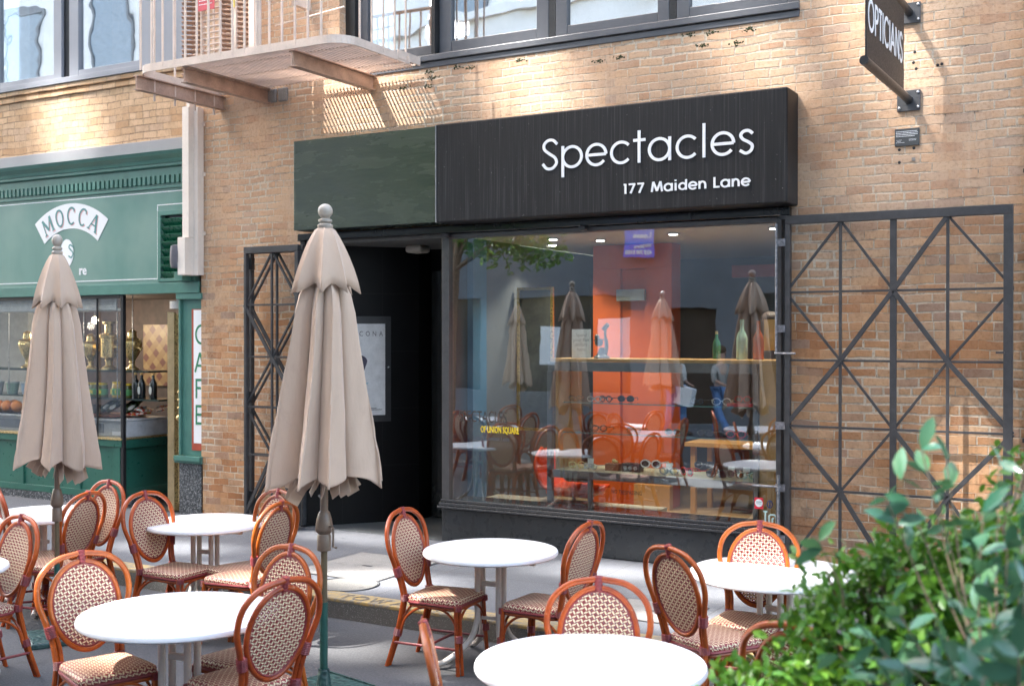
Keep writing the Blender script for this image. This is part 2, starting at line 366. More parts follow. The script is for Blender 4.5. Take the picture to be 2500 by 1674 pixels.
class MB:
    def __init__(s): s.v = []; s.f = []; s.uv = None
    def add(s, vs, fs):
        o = len(s.v); s.v += [tuple(v) for v in vs]; s.f += [tuple(i + o for i in f) for f in fs]
    def box(s, x0, x1, y0, y1, z0, z1):
        s.add([(x0, y0, z0), (x1, y0, z0), (x1, y1, z0), (x0, y1, z0), (x0, y0, z1), (x1, y0, z1), (x1, y1, z1), (x0, y1, z1)],
              [(0, 3, 2, 1), (4, 5, 6, 7), (0, 1, 5, 4), (1, 2, 6, 5), (2, 3, 7, 6), (3, 0, 4, 7)]); return s
    def obox(s, c, size, rot=None):
        c = Vector(c); m = rot or Matrix.Identity(3); a, b, d = [q / 2 for q in size]
        vs = [c + m @ Vector(p) for p in [(-a, -b, -d), (a, -b, -d), (a, b, -d), (-a, b, -d), (-a, -b, d), (a, -b, d), (a, b, d), (-a, b, d)]]
        s.add(vs, [(0, 3, 2, 1), (4, 5, 6, 7), (0, 1, 5, 4), (1, 2, 6, 5), (2, 3, 7, 6), (3, 0, 4, 7)]); return s
    def bar(s, p, q, wd, th, up=(0, 1, 0)):     # rectangular bar from p to q; th along up
        p = Vector(p); q = Vector(q); d = (q - p); L = d.length; d.normalize(); u = Vector(up); u = (u - d * u.dot(d)).normalized(); r = d.cross(u)
        m = Matrix((d, r, u)).transposed(); return s.obox((p + q) / 2, (L, wd, th), m)
    def tube(s, pts, r=.01, n=8, closed=False, cap=True):
        P = [Vector(p) for p in pts]; L = len(P); rs = r if isinstance(r, (list, tuple)) else [r] * L
        vs = []; fs = []; prev = None
        for i in range(L):
            if closed: t = P[(i + 1) % L] - P[(i - 1) % L]
            else: t = P[min(i + 1, L - 1)] - P[max(i - 1, 0)]
            t.normalize()
            if prev is None:
                a = Vector((0, 0, 1)) if abs(t.z) < .9 else Vector((1, 0, 0)); u = t.cross(a).normalized()
            else: u = (prev - t * prev.dot(t)).normalized()
            prev = u; w_ = t.cross(u)
            for k in range(n):
                a = 2 * math.pi * k / n; vs.append(P[i] + (u * math.cos(a) + w_ * math.sin(a)) * rs[i])
        for i in range(L if closed else L - 1):
            j = (i + 1) % L
            for k in range(n):
                fs.append((i * n + k, i * n + (k + 1) % n, j * n + (k + 1) % n, j * n + k))
        if cap and not closed: fs.append(tuple(range(n))[::-1]); fs.append(tuple((L - 1) * n + k for k in range(n)))
        s.add(vs, fs); return s
    def lathe(s, prof, n=24, c=(0, 0, 0), fn=None):
        vs = []; fs = []; L = len(prof)
        for i, (r, z) in enumerate(prof):
            for k in range(n):
                a = 2 * math.pi * k / n; rr = r if fn is None else fn(r, z, a); vs.append((c[0] + rr * math.cos(a), c[1] + rr * math.sin(a), c[2] + z))
        for i in range(L - 1):
            for k in range(n): fs.append((i * n + k, i * n + (k + 1) % n, (i + 1) * n + (k + 1) % n, (i + 1) * n + k))
        if prof[0][0] > 1e-5: fs.append(tuple(range(n))[::-1])
        if prof[-1][0] > 1e-5: fs.append(tuple((L - 1) * n + k for k in range(n)))
        s.add(vs, fs); return s
    def sphere(s, c, r, n=14, m=8, sq=(1, 1, 1)):
        prof = [(max(1e-6, r * math.sin(math.pi * i / m)), -r * math.cos(math.pi * i / m)) for i in range(m + 1)]
        o = len(s.v); s.lathe(prof, n)
        for i in range(o, len(s.v)):
            x, y, z = s.v[i]; s.v[i] = (c[0] + x * sq[0], c[1] + y * sq[1], c[2] + z * sq[2])
        return s
    def prism(s, poly, y0, y1, fn=None):        # poly in (a,b), extruded; fn maps (a,d,b) to xyz
        fn = fn or (lambda a, d, b: (a, d, b)); n = len(poly)
        vs = [fn(a, y0, b) for a, b in poly] + [fn(a, y1, b) for a, b in poly]
        s.add(vs, [tuple(range(n)), tuple(range(2 * n - 1, n - 1, -1))] + [(i, i + n, (i + 1) % n + n, (i + 1) % n) for i in range(n)]); return s
    def wall(s, x0, x1, z0, z1, y0, y1, holes):  # front plane y0, back y1, rectangular holes (x0,x1,z0,z1)
        xs = sorted({x0, x1} | {q for h in holes for q in h[:2] if x0 < q < x1}); zs = sorted({z0, z1} | {q for h in holes for q in h[2:] if z0 < q < z1})
        def solid(a, b):
            return not any(h[0] < a < h[1] and h[2] < b < h[3] for h in holes) and x0 < a < x1 and z0 < b < z1
        for i in range(len(xs) - 1):
            for j in range(len(zs) - 1):
                a, b, c, d = xs[i], xs[i + 1], zs[j], zs[j + 1]; mx, mz = (a + b) / 2, (c + d) / 2
                if not solid(mx, mz): continue
                s.add([(a, y0, c), (b, y0, c), (b, y0, d), (a, y0, d)], [(0, 1, 2, 3)]); s.add([(a, y1, c), (b, y1, c), (b, y1, d), (a, y1, d)], [(3, 2, 1, 0)])
                e = 1e-4
                if not solid(a - e, mz): s.add([(a, y0, c), (a, y0, d), (a, y1, d), (a, y1, c)], [(0, 1, 2, 3)])
                if not solid(b + e, mz): s.add([(b, y0, c), (b, y1, c), (b, y1, d), (b, y0, d)], [(0, 1, 2, 3)])
                if not solid(mx, c - e): s.add([(a, y0, c), (a, y1, c), (b, y1, c), (b, y0, c)], [(0, 1, 2, 3)])
                if not solid(mx, d + e): s.add([(a, y0, d), (b, y0, d), (b, y1, d), (a, y1, d)], [(0, 1, 2, 3)])
        return s
    def build(s, name, mat, parent=None, smooth=False, bevel=0, label=None):
        off = Vector((0, 0, 0)); p = parent
        while p is not None: off += p.location; p = p.parent
        me = bpy.data.meshes.new(name); me.from_pydata([(v[0] - off.x, v[1] - off.y, v[2] - off.z) for v in s.v], [], s.f)
        if s.uv:
            ul = me.uv_layers.new(name='uv')
            for poly in me.polygons:
                for li in poly.loop_indices: ul.data[li].uv = s.uv[me.loops[li].vertex_index]
        me.materials.append(mat); me.validate(); me.update()
        if smooth:
            for p_ in me.polygons: p_.use_smooth = True
            if hasattr(me, 'set_sharp_from_angle'): me.set_sharp_from_angle(angle=R(42))
        o = bpy.data.objects.new(name, me); COL.objects.link(o); o.parent = parent
        if bevel:
            b = o.modifiers.new('bevel', 'BEVEL'); b.width = bevel; b.segments = 2; b.limit_method = 'ANGLE'; b.angle_limit = R(50)
        if label: o['label'] = label
        return o

def tag(o, label, cat, group=None):
    o['label'] = label; o['category'] = cat
    if group: o['group'] = group
    return o
def thing(name, loc, label, cat, group=None):
    o = bpy.data.objects.new(name, None); o.empty_display_size = .1; o.location = loc; COL.objects.link(o); return tag(o, label, cat, group)
def pieces(name, mat, parent, fns, **k):
    for f in fns: f(MB()).build(name, mat, parent, **k)
def struct(mb, name, mat, **k):
    o = mb.build(name, mat, **k); o['kind'] = 'structure'; return o
def kids(o): return [c for c in bpy.data.objects if c.parent == o]
def dup(o, parent=None, ch=None):
    c = o.copy(); COL.objects.link(c); c.parent = parent
    for k in kids(o): dup(k, c)
    return c
def retag(o, label, cat=None, group=None):
    o['label'] = label
    if cat: o['category'] = cat
    if group: o['group'] = group

# ------------------------------------------------------------------ lettering
def arc(cx, cy, rx, ry, a0, a1, n=18): return [(cx + rx * math.cos(R(a0 + (a1 - a0) * i / n)), cy + ry * math.sin(R(a0 + (a1 - a0) * i / n))) for i in range(n + 1)]
def sm(pts, n=6): return [(v.x, v.y) for v in catmull([(a, b, 0) for a, b in pts], n)]
GEO = {  # geometric sans, x height .54, cap .74
 'S': (.50, [sm([(.44, .60), (.33, .70), (.20, .70), (.10, .61), (.11, .49), (.24, .38), (.38, .28), (.42, .15), (.32, .035), (.17, .035), (.06, .15)])]),
 'p': (.62, [[(.07, .54), (.07, -.2)], arc(.31, .27, .24, .24, 0, 360, 36)]),
 'e': (.60, [arc(.29, .27, .24, .24, -38, -360, 34), [(.05, .27), (.53, .27)]]),
 'c': (.55, [arc(.29, .27, .24, .24, 42, 318, 30)]),
 't': (.34, [[(.16, .74), (.16, 0)], [(.02, .52), (.31, .52)]]),
 'a': (.64, [arc(.29, .27, .24, .24, 0, 360, 36), [(.53, .54), (.53, 0)]]),
 'l': (.22, [[(.10, .76), (.10, 0)]]),
 's': (.40, [sm([(.33, .44), (.24, .51), (.13, .50), (.07, .42), (.12, .33), (.24, .26), (.32, .18), (.29, .07), (.18, .02), (.05, .09)])]),
 '1': (.36, [[(.08, .66), (.22, .66)], [(.20, .70), (.20, 0)]]),
 '7': (.56, [[(.04, .66), (.47, .66)], [(.44, .68), (.16, 0)]]),
 'M': (.86, [[(.09, 0), (.19, .72)], [(.19, .72), (.43, .05)], [(.43, .05), (.67, .72)], [(.67, .72), (.77, 0)]]),
 'i': (.24, [[(.11, .54), (.11, 0)], [(.11, .76), (.11, .655)]]),
 'd': (.64, [arc(.29, .27, .22, .22, 0, 360, 36), [(.52, .74), (.52, 0)]]),
 'n': (.58, [[(.09, .54), (.09, 0)], sm([(.09, .30), (.15, .44), (.28, .50), (.41, .43), (.46, .28)]) + [(.46, 0)]]),
 'L': (.46, [[(.10, .74), (.10, 0)], [(.05, .06), (.42, .06)]]),
 'O': (.80, [arc(.38, .36, .32, .33, 0, 360, 36)]),
 'P': (.50, [[(.09, .72), (.09, 0)], [(.09, .68)] + arc(.24, .51, .17, .17, 90, -90, 14) + [(.09, .34)]]),
 'T': (.46, [[(.22, .70), (.22, 0)], [(.02, .68), (.42, .68)]]),
 'I': (.22, [[(.10, .72), (.10, 0)]]),
 'C': (.68, [arc(.38, .36, .31, .33, 45, 315, 30)]),
 'A': (.64, [[(.02, 0), (.30, .72)], [(.30, .72), (.58, 0)], [(.13, .24), (.47, .24)]]),
 'N': (.62, [[(.09, 0), (.09, .72)], [(.09, .70), (.51, .02)], [(.51, 0), (.51, .72)]]),
 'F': (.48, [[(.09, .72), (.09, 0)], [(.05, .68), (.42, .68)], [(.09, .38), (.36, .38)]]),
 'E': (.50, [[(.09, .72), (.09, 0)], [(.05, .68), (.44, .68)], [(.09, .37), (.38, .37)], [(.05, .04), (.44, .04)]]),
 ' ': (.3, []),
}
def ribbon(mb, pts, wd, d0, d1, fn):
    P = [Vector(p) for p in pts]; L = len(P); closed = (P[0] - P[-1]).length < 1e-4
    A = []; B = []
    for i in range(L):
        if closed: t = P[(i + 1) % (L - 1)] - P[(i - 1) % (L - 1)]
        else: t = P[min(i + 1, L - 1)] - P[max(i - 1, 0)]
        t.normalize(); n = Vector((-t.y, t.x)) * wd / 2; A.append(P[i] + n); B.append(P[i] - n)
    vs = []; fs = []
    for i in range(L):
        for q, d in ((A[i], d0), (B[i], d0), (A[i], d1), (B[i], d1)): vs.append(fn(q.x, d, q.y))
    for i in range(L - 1):
        a = 4 * i; b = 4 * (i + 1)
        fs += [(a, b, b + 1, a + 1), (a + 2, a + 3, b + 3, b + 2), (a, a + 2, b + 2, b), (a + 1, b + 1, b + 3, a + 3)]
    fs += [(0, 1, 3, 2), (4 * (L - 1), 4 * (L - 1) + 2, 4 * (L - 1) + 3, 4 * (L - 1) + 1)]
    mb.add(vs, fs)
def gtext(mb, s, wd, fn, sx=1., track=0., thick=.02, only=None):
    """fn(a,d,b): a along the baseline (em), b up (em), d outwards (m)"""
    x = 0; k = 0
    for ch in s:
        adv, strokes = GEO[ch]
        for st in strokes:
            k += 1; off = .0004 * (k % 5)
            ribbon(mb, [((x + a) * sx, b) for a, b in st], wd, 0, thick + off, fn)
        x += adv + track
    return x * sx
def twidth(s, sx=1., track=0.): return sum(GEO[c][0] + track for c in s) * sx
def ftext(name, s, size, mat, parent, place, extrude=.0015, align='LEFT', bold=0, sx=1., mirror=False):
    cu = bpy.data.curves.new(name, 'FONT'); cu.body = s; cu.size = size; cu.extrude = extrude; cu.align_x = align; cu.offset = bold; cu.resolution_u = 3
    to = bpy.data.objects.new(name, cu); COL.objects.link(to); dg = bpy.context.evaluated_depsgraph_get(); dg.update()
    me = bpy.data.meshes.new_from_object(to.evaluated_get(dg)); vs = [place(v.co.x * sx, v.co.z, v.co.y) for v in me.vertices]; fs = [tuple(p.vertices) for p in me.polygons]
    bpy.data.objects.remove(to); bpy.data.meshes.remove(me)
    mb = MB(); mb.add(vs, fs); return mb.build(name, mat, parent)
def onwall(x, y, z): return lambda a, d, b: (x + a, y - d, z + b)      # facing -y, reading towards +x

# ================================================================== SETTING
struct(MB().box(-90, 60, -60, -2.45, -.45, -.15), 'street', ASPH)
struct(MB().box(-90, 60, -2.33, .4, -.4, 0), 'sidewalk', SIDE)
struct(MB().box(-90, 60, -2.45, -2.33, -.4, -.006), 'kerb', KERB, bevel=.012)
struct(MB().box(-90, 60, -2.452, -2.25, -.03, .004), 'kerb_paint', YEL, bevel=.01)
struct(MB().box(-90, 60, -90, -60, -.45, -.16).box(-90, 60, 8, 60, -.45, -.16), 'ground', KERB)
struct(MB().box(-90, 60, -16, -11.6, -.4, -.004), 'far_sidewalk', SIDE)
t_ = MB()
GEO['W'] = (.9, [[(.03, .72), (.22, 0)], [(.22, 0), (.43, .66)], [(.43, .66), (.64, 0)], [(.64, 0), (.83, .72)]])
GEO['Y'] = (.6, [[(.02, .72), (.29, .34)], [(.56, .72), (.29, .34)], [(.29, .34), (.29, 0)]])
for wx in (-5.52, -9.3, -1.6):
    gtext(t_, 'TOW', .12, lambda a, d, b, q=wx: (q + a * .16, -2.43 + b * .16, .0045 + d), 1.1, .14, .0015)
    gtext(t_, 'AWAY', .12, lambda a, d, b, q=wx + .48: (q + a * .16, -2.43 + b * .16, .0045 + d), 1.1, .14, .0015)
struct(t_, 'kerb_stencil_lettering', plain('worn_stencil', (.14, .12, .09), .8, var=.5, scale=30))

def cover(x0, x1, y0, y1, label, m):
    t = thing('utility_cover', ((x0 + x1) / 2, (y0 + y1) / 2, 0), label, 'utility cover', 'utility covers in the pavement')
    MB().box(x0 + .02, x1 - .02, y0 + .02, y1 - .02, -.02, .008).build('lid', m, t, bevel=.002)
    MB().wall(x0, x1, y0, y1, 0, 1, [(x0 + .018, x1 - .018, y0 + .018, y1 - .018)])
    f = MB(); f.box(x0, x1, y0, y0 + .018, -.02, .005).box(x0, x1, y1 - .018, y1, -.02, .005).box(x0, x0 + .018, y0 + .019, y1 - .019, -.02, .005).box(x1 - .018, x1, y0 + .019, y1 - .019, -.02, .005)
    f.build('frame', BLKM, t)
    MB().box((x0 + x1) / 2 - .05, (x0 + x1) / 2 + .04, (y0 + y1) / 2 - .02, (y0 + y1) / 2 + .01, .005, .0095).build('lifting_slot', BLK2, t)
cover(-6.5, -5.6, -1.85, -.85, 'large pale concrete cover with dark edge in the pavement before the dark doorway', PLATE)
cover(-3.6, -2.95, -1.95, -1.35, 'smaller pale concrete cover near the kerb behind the front round table', PLATE)
mh = thing('manhole_cover', (-5.75, -2.02, 0), 'round grey iron cover set in the pavement beside the yellow kerb', 'manhole cover')
MB().lathe([(.24, -.01), (.24, .006), (0, .006)], 32, (-5.75, -2.02, 0)).build('lid', KERB, mh)
mh_r = MB(); mh_r.tube([(-5.75 + .255 * math.cos(a * .1963), -2.02 + .255 * math.sin(a * .1963), .004) for a in range(32)], .006, 6, True); mh_r.build('ring', BLKM, mh)

# ================================================================== MAIN BRICK BUILDING
B = thing('brick_building', (-5, 0, 0), 'orange brick building with dark upstairs windows around the opticians shopfront', 'building')
WX0, WX1 = -7.42, -2.675
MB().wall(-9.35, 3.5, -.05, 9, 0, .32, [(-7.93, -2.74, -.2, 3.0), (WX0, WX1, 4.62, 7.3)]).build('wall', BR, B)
MB().box(-9.2, 3.5, .33, 6, 8.4, 9).build('roof', FLASH, B)
mb = MB(); mb.box(WX0 - .0, WX1, -.035, .1, 4.66, 4.72).box(WX0 + .02, WX1 - .003, -.012, .1, 4.60, 4.655)
mb.build('window_sill', DGREY, B, bevel=.006)
def casement(x0, x1, z0, z1, y, fr, label=None):
    m = MB(); m.box(x0, x0 + fr, y, y + .07, z0, z1).box(x1 - fr * .9, x1, y, y + .07, z0, z1).box(x0 + fr, x1 - fr * .9, y + .002, y + .07, z0, z0 + fr * .85).box(x0 + fr, x1 - fr * .9, y + .002, y + .07, z1 - fr, z1)
    f = m.build('window', DGREY, B, bevel=.006)
    MB().box(x0 + fr - .01, x1 - fr * .9 + .01, y + .035, y + .043, z0 + fr * .8, z1 - fr + .01).build('pane', GLU, f)
casement(-7.30, -6.28, 4.78, 7.25, .17, .11)
casement(-6.235, -5.03, 4.725, 7.25, .05, .14)
casement(-4.955, -3.84, 4.725, 7.25, .05, .12)
casement(-3.77, -2.68, 4.725, 7.25, .05, .12)
m = MB(); m.box(-6.28, -6.24, -.02, .2, 4.72, 7.3).box(-5.03, -4.96, .055, .2, 4.72, 7.3).box(-3.84, -3.775, .055, .2, 4.72, 7.3).box(-7.42, -7.30, .1, .25, 4.72, 7.3).box(-7.42, -6.28, .16, .26, 4.72, 4.78)
m.build('mullion', BLK2, B)
MB().box(-7.4, -2.7, .9, .95, 4.7, 7.3).build('room_blind', plain('blind_cloth', (.75, .74, .72), .8), B)
# corbel blocks and patched pieces
m = MB()
for x in (-8.28, -8.13): m.box(x - .09, x + .03, -.028, .02, 4.46, 4.6)
m.build('stone_block', PLATE, B, bevel=.01)
# moss along the sill course
rnd = random.Random(5); m = MB()
for (cx_, cz_) in [(-6.33, 4.56), (-6.28, 4.5), (-6.33, 4.42), (-6.0, 4.565), (-5.85, 4.55), (-4.5, 4.45), (-4.28, 4.46), (-3.63, 4.58), (-3.43, 4.57), (-3.1, 4.555), (-3.2, 4.45), (-3.52, 4.47), (-5.3, 4.55), (-6.62, 4.44)]:
    for k in range(26):
        a, b = rnd.gauss(0, .030), rnd.gauss(0, .010); m.sphere((cx_ + a, .0, cz_ + b), rnd.uniform(.003, .008), 6, 4, (1.3, .5, 1))
m.build('moss', plain('moss', (.03, .036, .010), .9, var=.4, scale=60), B)['kind'] = 'stuff'
# shopfront of the opticians
m = MB(); m.box(-6.175, -2.78, .0, .34, .005, .325); m.build('base_panel', plain('black_base_panel', (.028, .031, .034), .3, var=.15, scale=1.3, bump=.04), B, bevel=.008)
m = MB(); m.box(-6.2, -2.76, -.045, .3, .33, .352).box(-6.19, -2.765, -.03, .3, .354, .385).box(-6.18, -2.77, -.01, .3, .387, .415)
m.build('shopfront_sill', plain('black_sill_metal', (.035, .037, .042), .22, var=.1, spec=.8), B, bevel=.005)
fr = MB(); fr.box(-6.17, -6.09, -.005, .09, .416, 2.975).box(-2.85, -2.74, -.005, .09, .416, 2.975).box(-6.088, -2.852, -.003, .09, 2.93, 2.975).box(-2.86, -2.74, -.02, .02, 0, .32)
wf = fr.build('shop_window', plain('anodised_frame', (.10, .098, .10), .35, .4, var=.1), B, bevel=.004)
MB().box(-6.09, -2.85, .03, .038, .416, 2.93).build('glass', GL, wf)
MB().box(-7.93, -2.74, -.06, .3, 2.978, 3.05).build('lintel', BLK, B, bevel=.006)
# shopfront top hardware
for x in (-6.1, -4.62, -2.79): MB().box(x - .03, x + .03, -.09, -.01, 2.94, 2.975).sphere((x + .028, -.06, 2.955), .018, 8, 6).build('bracket', BLKM, B)
# entry recess
m = MB(); m.box(-7.93, -7.87, -.01, .35, 0, 2.978); m.build('door_jamb', BLK2, B)
m = MB(); m.add([(-7.87, .02, 0), (-7.1, .95, 0), (-7.1, .95, 2.97), (-7.87, .02, 2.97)], [(0, 1, 2, 3)]); m.add([(-7.95, .07, 0), (-7.14, 1.02, 0), (-7.14, 1.02, 2.97), (-7.95, .07, 2.97)], [(3, 2, 1, 0)]); m.box(-7.13, -7.098, .95, 1.21, 0, 2.97); m.build('recess_wall', BTILE, B)
MB().box(-7.1, -6.11, 1.2, 1.3, 0, 2.97).build('recess_back_wall', BTILE, B)
dr = MB().box(-7.05, -6.2, 1.13, 1.198, .02, 2.7).build('door', BLK, B, bevel=.004)
MB().tube([(-6.3, 1.09, 1.0), (-6.3, 1.06, 1.02), (-6.3, 1.06, 1.5), (-6.3, 1.09, 1.52)], .012).build('handle', BLKM, dr)
MB().box(-6.17, -6.11, .09, 1.2, .0, 2.97).build('recess_side_wall', BLK2, B)
MB().box(-7.93, -6.17, .02, 2., -.05, .006).build('recess_floor', FTILE, B)
MB().box(-8.2, -6.11, .02, 1.3, 2.94, 2.976).build('recess_ceiling', plain('recess_ceiling_paint', (.12, .12, .115), .8), B)
m = MB().box(-7.0, -6.8, .55, .75, 2.86, 2.94); m.build('ceiling_lamp_housing', plain('lamp_beige', (.45, .42, .36), .5), B, bevel=.03)
# side posts at right of shop window (gate hinge post)
pp = MB(); pp.box(-2.84, -2.795, -.10, -.03, .0, 2.95)
pp.build('hinge_post', BLKM, B, bevel=.004)
# right edge downpipe
dp = thing('drainpipe', (-.93, -.03, 0), 'narrow dark grey drainpipe at the far right edge of the brick wall', 'drainpipe')
MB().box(-.965, -.90, -.06, -.001, 0, 9).build('pipe', FLASH, dp, bevel=.01)
for z in (1.2, 3.2, 5.0): MB().box(-.985, -.88, -.065, -.001, z, z + .03).build('strap', BLKM, dp)

# ---- interior of the opticians
I = thing('shop_interior', (-5, 2, 0), 'opticians room behind the big window, blue left wall and orange panel', 'room')
MB().box(-6.1, -2.5, .10, 4.5, .02, .2).build('floor', FLOORW, I)
MB().box(-6.08, -4.2, .36, .9, .201, .36).build('platform', CARP, I)
MB().box(-6.1, -2.5, .10, 4.5, 2.96, 3.0).build('ceiling', CEIL, I)
MB().box(-6.105, -6.04, .36, .62, .36, 2.96).build('blue_wall', BLUE, I)
m = MB(); m.box(-7.0, -2.5, 4.4, 4.5, .2, 2.96).box(-2.6, -2.5, .1, 4.4, .2, 2.96).box(-8.6, -6.105, 1.35, 4.4, .2, 2.96).box(-6.11, -6.07, .62, 1.35, .2, 2.96)
m.build('wall', GWALL, I)
op = MB(); op.box(-5.42, -5.1, 1.8, 2.05, .2, 2.7).box(-4.82, -4.52, 1.8, 2.05, .2, 2.7).box(-5.42, -4.52, 1.8, 2.05, 2.70, 2.955).box(-5.1, -4.82, 1.85, 2.0, .2, 2.7)
op.build('orange_panel', ORNG, I, bevel=.004)
MB().box(-5.12, -4.8, 1.74, 1.79, 2.36, 2.48).build('shelf_light_box', plain('pale_box', (.3, .33, .35), .3), I, bevel=.004)
MB().box(-4.9, -4.5, 1.7, 1.79, .2, .45).build('plinth', WOOD, I)
MB().box(-4.1, -2.9, 3.2, 3.25, .9, 2.75).build('back_partition', plain('blue_grey_partition', (.11, .15, .20), .6), I)
MB().box(-4.15, -2.6, 2.6, 2.66, 2.62, 2.75).build('red_beam', plain('dull_red', (.25, .06, .05), .5), I)
m = MB(); m.box(-6.0, -5.46, 2.9, 2.95, .2, 2.7); m.build('dark_partition', plain('dark_panel', (.05, .055, .06), .5), I)
spots = [(-5.35, .75), (-5.0, 1.1), (-3.1, .7), (-2.8, 1.3), (-4.1, .8), (-5.7, 1.4)]
SL = ['lit ceiling spotlight just right of the reflected tree leaves', 'lit ceiling spotlight left of the mirrored blue lease sign', 'lit ceiling spotlight near the top right corner of the window', 'lit ceiling spotlight farthest right, deeper in the shop', 'lit ceiling spotlight right of the mirrored blue sign', 'lit ceiling spotlight farthest left among the reflected leaves']
for (x, y), sl in zip(spots, SL):
    c = thing('ceiling_spotlight', (x, y, 2.96), sl, 'spotlight', 'ceiling spotlights inside the opticians')
    MB().lathe([(.055, -.012), (.06, 0)], 16, (x, y, 2.955)).build('rim', STEEL, c)
    MB().lathe([(.0001, -.001), (.04, -.001), (.04, .002)], 16, (x, y, 2.941)).build('lamp', emis('spot_glow', (1, .93, .8), 4), c)
    ld = bpy.data.lights.new('spotlight_beam', 'SPOT'); ld.energy = 11; ld.spot_size = R(110); ld.spot_blend = .6; ld.shadow_soft_size = .04; ld.color = (1, .9, .75)
    lo = bpy.data.objects.new('spotlight_beam', ld); COL.objects.link(lo); lo.parent = c; lo.location = (0, 0, -.04)

# ================================================================== FASCIA SIGN
S = thing('shop_sign', (-5, -.3, 3.05), 'long black box sign reading Spectacles 177 Maiden Lane in white', 'sign')
m = MB(); m.box(-6.035, -2.685, -.31, -.003, 3.055, 3.975); m.build('box', AWN, S, bevel=.012)
MB().box(-7.78, -6.04, -.29, -.003, 3.06, 3.965).build('glazed_panel', LPAN, S, bevel=.004, label='blank glossy black left panel, faint olive reflection painted in')
MB().box(-6.04, -6.033, -.315, -.2, 3.055, 3.97).build('joint_strip', plain('pale_joint', (.3, .3, .3), .5), S)
m = MB(); sx = 1.0; em = .37
W_ = twidth('Spectacles', 1, 0.015); k = (4.905 - 2.925) / W_
gtext(m, 'Spectacles', .066, lambda a, d, b: (-4.915 + a * k, -.312 - d, 3.462 + b * em), 1, .015, .008)
m.build('lettering', WHT, S)
m = MB(); em2 = .118; s2 = '177 Maiden Lane'; k2 = (4.112 - 2.975) / twidth(s2, 1, .03)
gtext(m, s2, .125, lambda a, d, b: (-4.115 + a * k2, -.312 - d, 3.206 + b * em2), 1, .03, .008)
m.build('address_lettering', WHT, S)

# ================================================================== BLADE SIGN
bs = thing('blade_sign', (-1.81, -.3, 3.8), 'black hanging banner on two poles reading OPTICIANS, sticking out from the wall', 'sign')
MB().box(-1.815, -1.803, -1.47, -.25, 3.86, 4.48).build('banner', plain('black_banner_cloth', (.010, .011, .014), .5, var=.2, bump=.1), bs)
for z in (3.83, 4.51):
    a = MB().tube([(-1.81, -.01, z), (-1.81, -1.52, z)], .032, 14).build('pole', BLK2, bs, smooth=True)
    pl = MB().box(-1.90, -1.725, -.02, -.001, z - .085, z + .075).build('mounting_plate', plain('plate_grey', (.07, .072, .078), .4), bs, bevel=.002)
    for dx, dz in ((-.07, -.06), (.07, -.06), (-.07, .055), (.07, .055)): MB().sphere((-1.812 + dx, -.024, z + dz), .011, 10, 6, (1, .6, 1)).build('bolt', STEEL, pl, smooth=True)
m = MB(); kk = (1.43 - .29) / twidth('OPTICIANS', 1, .0)
gtext(m, 'OPTICIANS', .1, lambda a, d, b: (-1.8025 + d, -1.44 + a * kk, 4.055 + b * .30), 1, .0, .0015)
m.build('lettering', WHT, bs)
pq = thing('wall_plaque', (-1.82, 0, 3.54), 'small dark plaque of fine white print on the brick under the hanging banner', 'plaque')
MB().box(-1.918, -1.732, -.016, -.001, 3.475, 3.61).build('plate', plain('plaque_grey', (.05, .055, .058), .45), pq, bevel=.002)
m = MB(); rnd = random.Random(2)
def micro(m, x0, x1, z, h):
    x = x0
    while x < x1 - .004:
        l = rnd.uniform(.004, .011); m.box(x, min(x + l, x1), -.0175, -.0155, z, z + h); x += l + .0025
for i, l in enumerate((.16, .165, .163, .14)): micro(m, -1.908, -1.908 + l, 3.585 - i * .0125, .004)
for i, (a, l) in enumerate(((-1.905, .04), (-1.9, .03), (-1.908, .07))): micro(m, a, a + l, 3.52 - i * .01, .0025)
for i in range(2): micro(m, -1.81, -1.755, 3.523 - i * .009, .0025)
m.build('lettering', WHT, pq)
# old anchor holes / rust streaks on the wall
m = MB()
for x, z in ((-1.77, 4.2), (-1.78, 4.12), (-1.76, 4.07), (-1.885, 3.45), (-1.775, 3.455), (-1.885, 3.35), (-1.60, 4.08), (-1.57, 4.085)):
    m.lathe([(.012, 0), (.0001, .006)], 10)
    for i in range(len(m.v) - 20, len(m.v)):
        a, b, c = m.v[i]; m.v[i] = (x + a, -.001 - c * .3, z + b)
m.build('anchor_hole', BLK2, B)
MB().box(-1.79, -1.765, -.012, -.001, 3.355, 3.38).build('anchor_cap', PLATE, B)

# ================================================================== GATES
TH, TK, XW = .018, .036, .05
def lattice(name, label, xs, zs, diag, y, frame, group, hinge, ztop=2.965):
    g = thing(name, (xs[0], y, 0), label, 'gate', group)
    x0, x1 = xs[0], xs[-1]; z0, z1 = .05, ztop
    f = MB(); a, b = frame
    f.box(x0, x0 + a, y - .03, y + .02, z0, z1 - .071).box(x1 - b, x1, y - .03, y + .02, z0, z1 - .071).box(x0, x1, y - .031, y + .021, z1 - .07, z1).box(x0 + a, x1 - b, y - .03, y + .02, z0, z0 + .06)
    f.build('frame', BLKM, g, bevel=.004)
    def br(p, q, wd, nm, dy=0): MB().bar((p[0], y - .004 + dy, p[1]), (q[0], y - .004 + dy, q[1]), wd, .022).build(nm, BLKM, g, bevel=.002)
    n = len(xs)
    for i in range(1, n - 1): br((xs[i], z0 + .06), (xs[i], z1 - .07), XW if (n > 3 and i == 2) else .022, 'upright', -.003)
    for z in zs[1:-1]: br((x0 + a, z), (x1 - b, z), TH, 'crossbar', .004)
    for (i, j, k, l, t) in diag:
        p = Vector((xs[i], zs[j])); q = Vector((xs[k], zs[l]))
        br(p, q, TK if t else .02, 'diagonal', -.009 if t else .008)
    return g
ZS = [2.905, 2.345, 1.795, 1.262, .755, .11]
